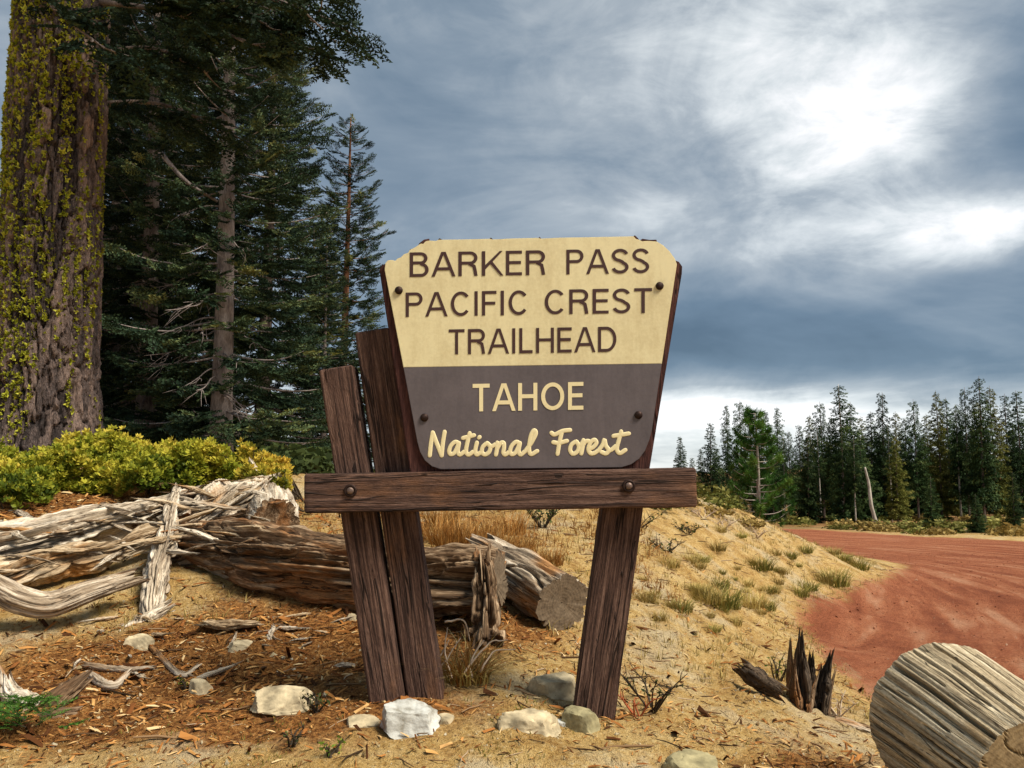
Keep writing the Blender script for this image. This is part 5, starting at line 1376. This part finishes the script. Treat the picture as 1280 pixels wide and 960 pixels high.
    for px, py, d, r_up, s in ((130, -200, 8.7, .3, 11), (120, -300, 8.9, .2, 12), (0, -260, 8.7, .2, 13), (60, -200, 8.4, .2, 14)):
        rb = np.random.default_rng(s); a = rb.uniform(-1.2, .6); p0 = W(px, py, d); bough(p0, p0 + np.array([1.1 * math.cos(a), 1.1 * math.sin(a), .1]), p0 + np.array([2.4 * math.cos(a), 2.4 * math.sin(a), -.3]), 10, .8, s)
    for k in range(4):
        sv, sf, st_ = SPRAYS[k]; v, f_, idx = place_many(sv, sf, np.array(spr[k]))
        cb.add(v, f_, tint=np.clip(np.array(tin[k])[idx] + .3 * np.tile(st_, len(spr[k])) - .08, 0, 1))
    link('crown', cb.mesh('crown', M_needle, True), o); link('boughs', wb.mesh('boughs', M_firbark, True), o)['kind'] = 'stuff'
big_tree()

# bare leaning dead branch in front of the firs
P = catmull([at(200, 190, 12.6), at(232, 226, 12.6), at(272, 252, 12.9)], 14)
dbv, dbf = tube(P, np.linspace(.035, .022, 14), 8)
fa = bpy.data.objects['fir_tree']
link('dead_branch', mesh('dead_branch', dbv - np.array(fa.location), dbf, M_deadwood, True), fa)

# ------------------------------------------------------------------ leafy shrub below the trees
def shrub(label, outline, seed, n, cols, mat_name, leaf=.030):
    """dense low shrub: leaf rosettes spread through a mounded volume; outline = [(px, top_py, base_py, depth)]"""
    r_ = np.random.default_rng(seed)
    O = np.array(outline, float)
    bag = Bag(); sb = Bag()
    cen = at(O[:, 0].mean(), O[:, 2].mean(), O[:, 3].mean()); cen[2] = H(cen[0], cen[1])[0]
    o = empty('leafy_shrub', cen); tag(o, label, 'shrub')
    px = r_.uniform(O[0, 0], O[-1, 0], n)
    top = np.interp(px, O[:, 0], O[:, 1]); bot = np.interp(px, O[:, 0], O[:, 2]); d0 = np.interp(px, O[:, 0], O[:, 3])
    u = r_.random(n)                      # 0 front-bottom .. 1 top-back
    bulge = fbm(np.stack([px * .022, u * 2.4, 0 * px], -1), 3, seed) 
    d = d0 + (u - .3) * 1.0 - bulge * .45
    ztop = np.array([at(a, b, c)[2] for a, b, c in zip(px, top, d0 + .7)]); zbot = np.array([at(a, b, c)[2] for a, b, c in zip(px, bot, d0 - .3)])
    x = (px - 640) / F * d
    z = zbot + (ztop - zbot) * np.sin(u * math.pi / 2) ** .8 + .13 * bulge + r_.normal(0, .045, n)
    z = np.maximum(z, H(x, d) + .02)
    C = np.stack([x, d, z], 1)
    # rosette: 7 upturned oval leaves
    tv_ = []; tf_ = []
    for k in range(7):
        a = k * 2.4; e = .35 + .12 * k; q = np.array([math.cos(a) * math.cos(e), math.sin(a) * math.cos(e), math.sin(e)]); s_ = np.array([-math.sin(a), math.cos(a), 0])
        L_ = 1.0; bb = len(tv_); nrm = np.cross(s_, q)
        tv_ += [q * .15, q * .55 + s_ * .28 + nrm * .05, q * L_, q * .55 - s_ * .28 + nrm * .05]; tf_.append((bb, bb + 1, bb + 2, bb + 3))
    tv_ = np.array(tv_); tf_ = np.array(tf_)
    Mx = np.zeros((n, 4, 4)); s_ = leaf * 1.5 * r_.uniform(.7, 1.35, n)
    tl = r_.normal(0, .5, (n, 2)); tl[:, 1] -= .35
    up = np.stack([tl[:, 0], tl[:, 1], np.ones(n)], 1); up /= np.linalg.norm(up, axis=1)[:, None]
    e1 = np.cross(up, r_.normal(size=(n, 3))); e1 /= np.linalg.norm(e1, axis=1)[:, None]; e2 = np.cross(up, e1)
    Mx[:, :3, 0] = e1 * s_[:, None]; Mx[:, :3, 1] = e2 * s_[:, None]; Mx[:, :3, 2] = up * s_[:, None]; Mx[:, :3, 3] = C
    v, f, idx = place_many(tv_, tf_, Mx)
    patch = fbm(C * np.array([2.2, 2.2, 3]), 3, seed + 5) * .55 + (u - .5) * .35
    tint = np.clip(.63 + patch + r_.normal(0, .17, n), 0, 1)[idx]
    lo = link('foliage', mesh('foliage', v - cen, f, mat_leaf(mat_name, cols, trans=.25, rough=.45), False, {'tint': tint}), o); lo['kind'] = 'stuff'
    for k in range(140):
        i = r_.integers(0, n); e = C[i] - cen; b0 = np.array([e[0] * .85 + r_.normal(0, .1), e[1] + .2, 0]); b0[2] = H(b0[0] + cen[0], b0[1] + cen[1])[0] - cen[2] - .02
        sb.add(*tube(catmull([b0, (b0 + e) / 2 + r_.normal(0, .04, 3), e], 8), np.linspace(.009, .003, 8), 5))
    link('stems', sb.mesh('stems', M_darktwig), o)
SHCOL = [(.040, .065, .010), (.13, .17, .018), (.31, .32, .03), (.52, .47, .05), (.66, .52, .08)]
shrub('wide yellow-green leafy shrub in front of the mossy trunk', [(-70, 576, 634, 6.9), (30, 576, 632, 6.9), (70, 566, 628, 6.95), (110, 558, 622, 7.0), (200, 560, 612, 7.1), (270, 575, 608, 7.1), (318, 586, 610, 7.05)], 4, 6500, SHCOL, 'shrub_leaves')
shrub('smaller golden shrub end beside the sawn arch stub', [(300, 574, 614, 6.95), (330, 582, 622, 6.9), (362, 600, 628, 6.9)], 5, 900, [(.06, .07, .01), (.17, .17, .018), (.36, .29, .03), (.52, .38, .05), (.55, .36, .05)], 'golden_leaves')
wood('driftwood_root', 'bleached knob of wood poking out of the golden shrub', [A(322, 606, 6.72), A(320, 592, 6.7), A(314, 578, 6.72)], [.05, .045, .02], 201, [M_driftpale, M_driftpale], 'root', nth=50, ns=40, groove=.4, ends=('jag', 'jag'), jag=.04)

# green sprig at the lower corner
def sprig():
    g = GP(22, 925); o = empty('pine_sprig', g); tag(o, 'bright green conifer sprig at the bottom corner', 'sprig')
    bag = Bag(); wb = Bag(); r_ = np.random.default_rng(3)
    sv, sf, st_ = needle_spray(31, .20, 7, 14, .030, .0055)
    Ms = []
    for k in range(30):
        a = r_.uniform(0, 6.28); p = np.array([r_.normal(-.06, .09), r_.normal(0, .06), r_.uniform(.0, .15)])
        d = np.array([math.cos(a), math.sin(a), r_.uniform(.1, .7)]); d /= np.linalg.norm(d); up = np.array([0, 0, 1.0]); sd = np.cross(up, d); sd /= np.linalg.norm(sd); up = np.cross(d, sd)
        M4 = np.eye(4); s_ = r_.uniform(.5, .8); M4[:3, 0] = d * s_; M4[:3, 1] = sd * s_; M4[:3, 2] = up * s_; M4[:3, 3] = p; Ms.append(M4)
        wb.add(*tube(np.array([p, p + d * .06 * s_, p + d * .17 * s_]), np.array([.003, .002, .001]), 4))
    v, f, idx = place_many(sv, sf, np.array(Ms))
    lo = link('needles', mesh('needles', v, f, M_needle_pine, True, {'tint': np.clip(.25 + .5 * np.tile(st_, len(Ms)), 0, 1)}), o); lo['kind'] = 'stuff'
    link('stems', wb.mesh('stems', M_darktwig), o)
sprig()

# ------------------------------------------------------------------ stand of conifers across the road
def far_clump(seed):
    """drooping mass of foliage along +x"""
    r_ = np.random.default_rng(seed); n = 26
    c = np.stack([r_.uniform(-.05, .42, n), r_.normal(0, .10, n), r_.normal(0, .055, n)], 1); c[:, 2] -= .25 * np.abs(c[:, 1]) + .10 * c[:, 0]
    d = np.stack([r_.uniform(.2, 1, n), r_.normal(0, .6, n), r_.normal(-.25, .35, n)], 1); d /= np.linalg.norm(d, axis=1)[:, None]
    w = np.cross(d, r_.normal(size=(n, 3))); w /= np.linalg.norm(w, axis=1)[:, None]
    l = r_.uniform(.09, .17, n)[:, None]
    v = np.stack([c - w * .046, c + w * .046, c + d * l], 1).reshape(-1, 3)
    return v, np.arange(3 * n).reshape(-1, 3), np.repeat(r_.random(n), 3)
def far_fir(seed, height, rad, base_f=.1, needle=M_needle_far, bark=M_firbark, shape=.7, ragged=.35, dens=1.0):
    r_ = np.random.default_rng(seed)
    nz = 14; tz = np.linspace(0, 1, nz); tp = np.stack([.04 * np.sin(tz * 4 + seed), .04 * np.cos(tz * 3 + seed), tz * height], 1)
    v, fs = tube(tp, height * .0095 * (1 - tz) ** .8 + .010, 8); parts = [('trunk', mesh('trunk', v, fs, bark, True))]
    sv, sf, st_ = far_clump(seed + 50)
    Ms = []; T = []
    z = height * base_f; a = 0; skip = 0
    while z < height * .985:
        f = z / height; env = rad * (1 - f) ** shape + .06
        env *= 1 + .3 * vnoise(np.array([math.cos(a) * 1.3, math.sin(a) * 1.3, z * 1.1]), seed)
        L = env * r_.uniform(1 - ragged, 1.1); a += 2.4 + r_.normal(0, .4)
        bt = r_.normal(.38, .17); dz = -.40 * (1 - f) + .12
        m = max(1, int(round(L / .21 * dens)))
        for k in range(m):
            u = (k + r_.uniform(.2, .8)) / m
            p = np.array([math.cos(a) * L * u, math.sin(a) * L * u, z + dz * L * u + .2 * L * u * u])
            ya = a + r_.normal(0, .45); d = np.array([math.cos(ya), math.sin(ya), r_.uniform(-.45, .1)]); d /= np.linalg.norm(d)
            sd = np.cross([0, 0, 1], d); sd /= np.linalg.norm(sd); up = np.cross(d, sd); s_ = r_.uniform(.8, 1.35) * (.42 + .58 * (1 - f))
            M4 = np.eye(4); M4[:3, 0] = d * s_; M4[:3, 1] = sd * s_; M4[:3, 2] = up * s_; M4[:3, 3] = p; Ms.append(M4); T.append(bt + r_.normal(0, .1) + .18 * u)
        z += .038 * r_.uniform(.6, 1.5)
    p = np.array([0, 0, height * .97])
    for k in range(5):
        M4 = np.eye(4) * .3; M4[3, 3] = 1; M4[:3, 3] = p + np.array([0, 0, -.06 * k]); Ms.append(np.array(Matrix.Rotation(k * 2.0, 4, 'Z')) @ M4); T.append(.4)
    v, f, idx = place_many(sv, sf, np.array(Ms))
    parts.append(('crown', mesh('crown', v, f, needle, True, {'tint': np.clip(np.array(T)[idx] + .25 * np.tile(st_, len(Ms)) - .12, 0, 1)})))
    return parts
FARS = [far_fir(300 + k, 8.0, r, b, shape=s, ragged=g) for k, (r, b, s, g) in enumerate(((1.25, .03, .72, .35), (1.05, .08, .62, .45), (1.4, .04, .78, .4), (.9, .12, .55, .5), (1.1, .2, .55, .5)))]
FAR_PALE = [far_fir(320 + k, 8.0, r, b, bark=M_palebark, shape=.55, ragged=.55) for k, (r, b) in enumerate(((1.0, .38), (.9, .48)))]
FAR_OLIVE = [far_fir(330, 8.0, 1.2, .08, needle=M_needle_olive, shape=.7, ragged=.4)]
rf_ = random.Random(12)
def far_tree(px, top, d, kind, label, group, wide=1.0, name='conifer'):
    g = gz_at(px, d); zt = at(px, top, d)[2]; h = zt - g[2]
    src = {'dark': FARS, 'pale': FAR_PALE, 'olive': FAR_OLIVE}[kind]
    parts = src[rf_.randrange(len(src))]
    o = plant_tree(name, parts, label, g, rf_.uniform(0, 6.28), 1.0, 'tree', group)
    s = h / 8.0; o.scale = (s * wide, s * wide, s)
    return o
COMMON = 'dark conifer in the stand across the red road'; GRP = 'conifers across the road'
tops = [(888, 528, 46, 1), (908, 505, 52, .8), (925, 500, 44, .9), (938, 522, 56, .9), (957, 512, 42, 1.0), (972, 508, 55, .9), (985, 538, 44, 1.0), (999, 530, 50, 1), (1012, 518, 46, .9), (1026, 502, 40, 1), (1040, 520, 52, 1), (1064, 502, 44, 1), (1076, 520, 60, 1), (1088, 514, 50, 1.1), (1103, 490, 42, .9), (1120, 514, 55, 1), (1131, 522, 47, 1), (1143, 499, 41, .9), (1158, 517, 50, 1), (1172, 488, 44, .85), (1183, 497, 54, 1), (1195, 505, 60, 1), (1207, 484, 43, .9), (1222, 500, 56, 1), (1240, 482, 41, .9), (1258, 492, 50, 1), (1272, 488, 44, 1), (1290, 495, 48, 1), (1310, 485, 52, 1), (1330, 500, 46, 1),
        (1008, 545, 38, 1), (1052, 540, 37.5, 1), (1118, 545, 37, 1), (1034, 550, 42, 1.1), (1075, 548, 41, 1.2), (965, 548, 39, 1.1), (1150, 545, 46, 1.2), (895, 560, 50, 1.2), (875, 560, 60, 1.0), (948, 545, 60, 1.2), (1100, 540, 58, 1.3), (1216, 530, 62, 1.3), (1190, 540, 66, 1.3), (1265, 535, 64, 1.3)]
ORD = ['first', 'second', 'third', 'fourth', 'fifth', 'sixth', 'seventh', 'eighth', 'ninth', 'tenth', 'eleventh', 'twelfth', 'thirteenth']
def stand_labels(tops):
    """names each tree by its row and its count from a landmark: the bright pine, the bleached snag or the tallest conifer"""
    out = {}
    for row, sel in (('front', lambda d: d < 45), ('middle', lambda d: 45 <= d < 54), ('back', lambda d: d >= 54)):
        L_ = sorted([t for t in tops if sel(t[2])])
        for mark, x0, x1, xm in (('bright green pine', -1e9, 1010, 940), ('bleached snag', 1010, 1160, 1086), ('tallest conifer', 1160, 1e9, 1226)):
            g = [t for t in L_ if x0 <= t[0] < x1]
            for side, part in (('left', [t for t in g if t[0] < xm][::-1]), ('right', [t for t in g if t[0] >= xm])):
                for k, t in enumerate(part):
                    out[t] = 'dark %s-row conifer across the road, %s to the %s of the %s' % (row, ORD[k], side, mark)
    return out
LAB = stand_labels(tops)
for t_ in tops:
    px, top, d, wd = t_
    far_tree(px, top, d, rf_.choice(['dark', 'dark', 'dark', 'olive']) if rf_.random() < .5 else 'dark', LAB[t_], GRP, wd)
far_tree(850, 545, 58, 'dark', 'small lone conifer just above the right end of the crossbeam', None, 1.0)
far_tree(864, 572, 62, 'dark', 'tiny conifer beside the small lone one above the crossbeam end', None, 1.2)
far_tree(1050, 480, 39, 'pale', 'tall ragged conifer rising above its neighbours in the stand', None, 1.2)
far_tree(1226, 470, 40, 'dark', 'tallest conifer in the stand, toward the picture edge', None, 1.0)
for px, top, d, w in ((1022, 535, 38.5, 'just left of the tall ragged conifer'), (978, 545, 40, 'nearest the bright green pine'), (1110, 530, 38.5, 'just right of the bleached snag'), (1196, 515, 43, 'left of the tallest conifer'), (1066, 545, 37, 'between the tall ragged conifer and the snag')):
    far_tree(px, top, d, 'pale', 'conifer with a bare pale lower trunk, ' + w, GRP, .9)
for px, top, d, wd, lab in ((1160, 596, 27.5, 1.3, 'small bushy fir sapling at the far road edge'), (1262, 590, 26, 1.2, 'dark fir sapling by the far road edge at the picture side'), (1215, 618, 27, 1.5, 'tiny rounded fir sapling between the two larger saplings')):
    far_tree(px, top, d, 'dark', lab, None, wd, 'fir_sapling')

# bleached snag
g = GP(1091, 656); d = 36.0; g = gz_at(1091, d)
P = catmull([g, at(1089, 630, d), at(1086, 605, d), at(1081, 584, d)], 16)
v, fs = tube(P, np.linspace(.085, .04, 16), 9); v = v + .02 * vnoise(v * 6, 4)[:, None]
tag(link('dead_snag', mesh('dead_snag', v - g, fs, M_palebark, True), None, g), 'bleached bare snag standing at the edge of the stand', 'snag')

# bright long-needled pine on the knoll's far shoulder
def pine():
    d = 25.0; g = gz_at(944, d); top = at(940, 512, d)[2]; h = top - g[2]
    o = empty('pine_tree', g); tag(o, 'bright green bushy pine with a pale trunk at the end of the knoll', 'tree')
    r_ = np.random.default_rng(8); wb = Bag()
    tz = np.linspace(0, 1, 16); tp = np.stack([.05 * np.sin(tz * 3), 0 * tz, tz * h * .97], 1)
    v, fs = tube(tp, .065 * (1 - tz) + .012, 9); link('trunk', mesh('trunk', v, fs, M_palebark, True), o)
    # needle tuft: radial spikes
    n = 70; dirs = r_.normal(size=(n, 3)); dirs[:, 0] += .9; dirs /= np.linalg.norm(dirs, axis=1)[:, None]
    w = np.cross(dirs, r_.normal(size=(n, 3))); w /= np.linalg.norm(w, axis=1)[:, None]
    base = np.array([1, 0, 0]) * r_.uniform(-.09, .05, n)[:, None]
    tv_ = np.stack([base - w * .009, base + w * .009, base + dirs * .17], 1).reshape(-1, 3); tf_ = np.arange(3 * n).reshape(-1, 3)
    Ms = []; T = []; z = h * .07; a = 0
    while z < h * .97:
        f = z / h; L = (.98 * (1 - f) ** .6 + .12) * r_.uniform(.45, 1.15); a += 2.4 + r_.normal(0, .4)
        dirv = np.array([math.cos(a), math.sin(a), 0])
        P = catmull([np.array([0, 0, z]), dirv * L * .55 + np.array([0, 0, z + .05 * L]), dirv * L + np.array([0, 0, z + .32 * L])], 8)
        wb.add(*tube(P, np.linspace(.016, .006, 8), 5)); bt = r_.uniform(.2, .7)
        for k in range(5):
            q = P[-1 - min(k, 5)] + (r_.normal(0, .07, 3) if k else 0); up = dirv * .6 + np.array([0, 0, .8]) + r_.normal(0, .3, 3); up /= np.linalg.norm(up)
            s1 = np.cross(up, [0, 0, 1.0]); s1 /= np.linalg.norm(s1); s2 = np.cross(up, s1); s_ = r_.uniform(.75, 1.15)
            M4 = np.eye(4); M4[:3, 0] = up * s_; M4[:3, 1] = s1 * s_; M4[:3, 2] = s2 * s_; M4[:3, 3] = q; Ms.append(M4); T.append(bt + r_.normal(0, .12))
        z += .060 * r_.uniform(.5, 1.6)
    v, f, idx = place_many(tv_, tf_, np.array(Ms))
    link('crown', mesh('crown', v, f, M_needle_pine, True, {'tint': np.clip(np.array(T)[idx], 0, 1)}), o)
    link('boughs', wb.mesh('boughs', M_palebark), o)['kind'] = 'stuff'
pine()

# low shrubs along the far side of the road and on the knoll's shoulder
def low_shrub_mesh(seed, mat):
    r_ = np.random.default_rng(seed); n = 420
    p = r_.normal(size=(n, 3)); p /= np.linalg.norm(p, axis=1)[:, None]; p *= (r_.random(n) ** .4)[:, None]; p[:, 2] = np.abs(p[:, 2]) * .55
    p *= (1 + .4 * fbm(p * 2, 2, seed))[:, None]
    lv = np.array([(0, -.35, 0), (.6, 0, .1), (0, .35, 0), (-.6, 0, -.1)]) * .17
    Mx = np.zeros((n, 4, 4)); Mx[:, :3, :3] = rand_rot(n, r_) * r_.uniform(.6, 1.3, n)[:, None, None]; Mx[:, :3, 3] = p
    v, f, idx = place_many(lv, np.array([(0, 1, 2, 3)]), Mx)
    return mesh('low_shrub', v, f, mat, False, {'tint': np.clip(.25 + p[:, 2] * .8 + r_.normal(0, .15, n), 0, 1)[idx]})
M_shrub2 = mat_leaf('roadside_leaf', [(.035, .045, .012), (.09, .10, .02), (.18, .17, .04), (.32, .28, .09)], trans=.2)
M_shrub3 = mat_leaf('tawny_leaf', [(.10, .07, .02), (.22, .15, .04), (.34, .24, .08), (.42, .33, .14)], trans=.2)
LS = [low_shrub_mesh(400 + k, M_shrub2) for k in range(3)] + [low_shrub_mesh(410 + k, M_shrub3) for k in range(2)]
LSD = low_shrub_mesh(420, M_darkleaf)
rs_ = random.Random(4)
FARm = [tuple(p) for p in FAR]
cnt = 0
while cnt < 46:
    px = rs_.uniform(960, 1300); dd = rs_.choice([rs_.uniform(24, 34), rs_.uniform(24, 46)])
    x = (px - 640) / F * dd
    if poly_sd(np.array([x]), np.array([dd]), ROADPOLY)[0] > -.6: continue
    cnt += 1; s = rs_.uniform(.25, .7)
    tag(link('low_shrub', LS[rs_.choice([0, 1, 2, 0, 3, 4])], None, (x, dd, H(x, dd)[0] - .05), (0, 0, rs_.uniform(0, 6.28)), (s * 1.3, s * 1.3, s)), 'low olive and tawny shrub on the far side of the red road', 'shrub', 'shrubs across the road')
for px, py, s in ((880, 622, .30), (900, 632, .26), (918, 630, .34), (935, 640, .34), (952, 648, .3), (868, 618, .3), (890, 640, .2), (965, 655, .22), (820, 632, .2), (842, 628, .22), (930, 655, .2)):
    g = GP(px, py, 14)
    tag(link('low_shrub', LS[rs_.randrange(5)], None, g - np.array([0, 0, .03]), (0, 0, rs_.uniform(0, 6.28)), (s * 1.3, s * 1.3, s)), 'low scrubby shrub on the ridge line of the knoll', 'shrub', 'shrubs on the knoll ridge')

for px, d, sc_, w in ((372, 9.2, .42, 'nearest the golden shrub'), (400, 9.8, .5, 'behind the front slanted post'), (352, 10.2, .5, 'half hidden by the golden shrub')):
    x = (px - 640) / F * d
    tag(link('dark_shrub', LSD, None, (x, d, H(x, d)[0] - .04), (0, 0, px * 1.0), (sc_ * 1.2, sc_ * 1.2, sc_)), 'dark green low shrub under the firs, ' + w, 'shrub')
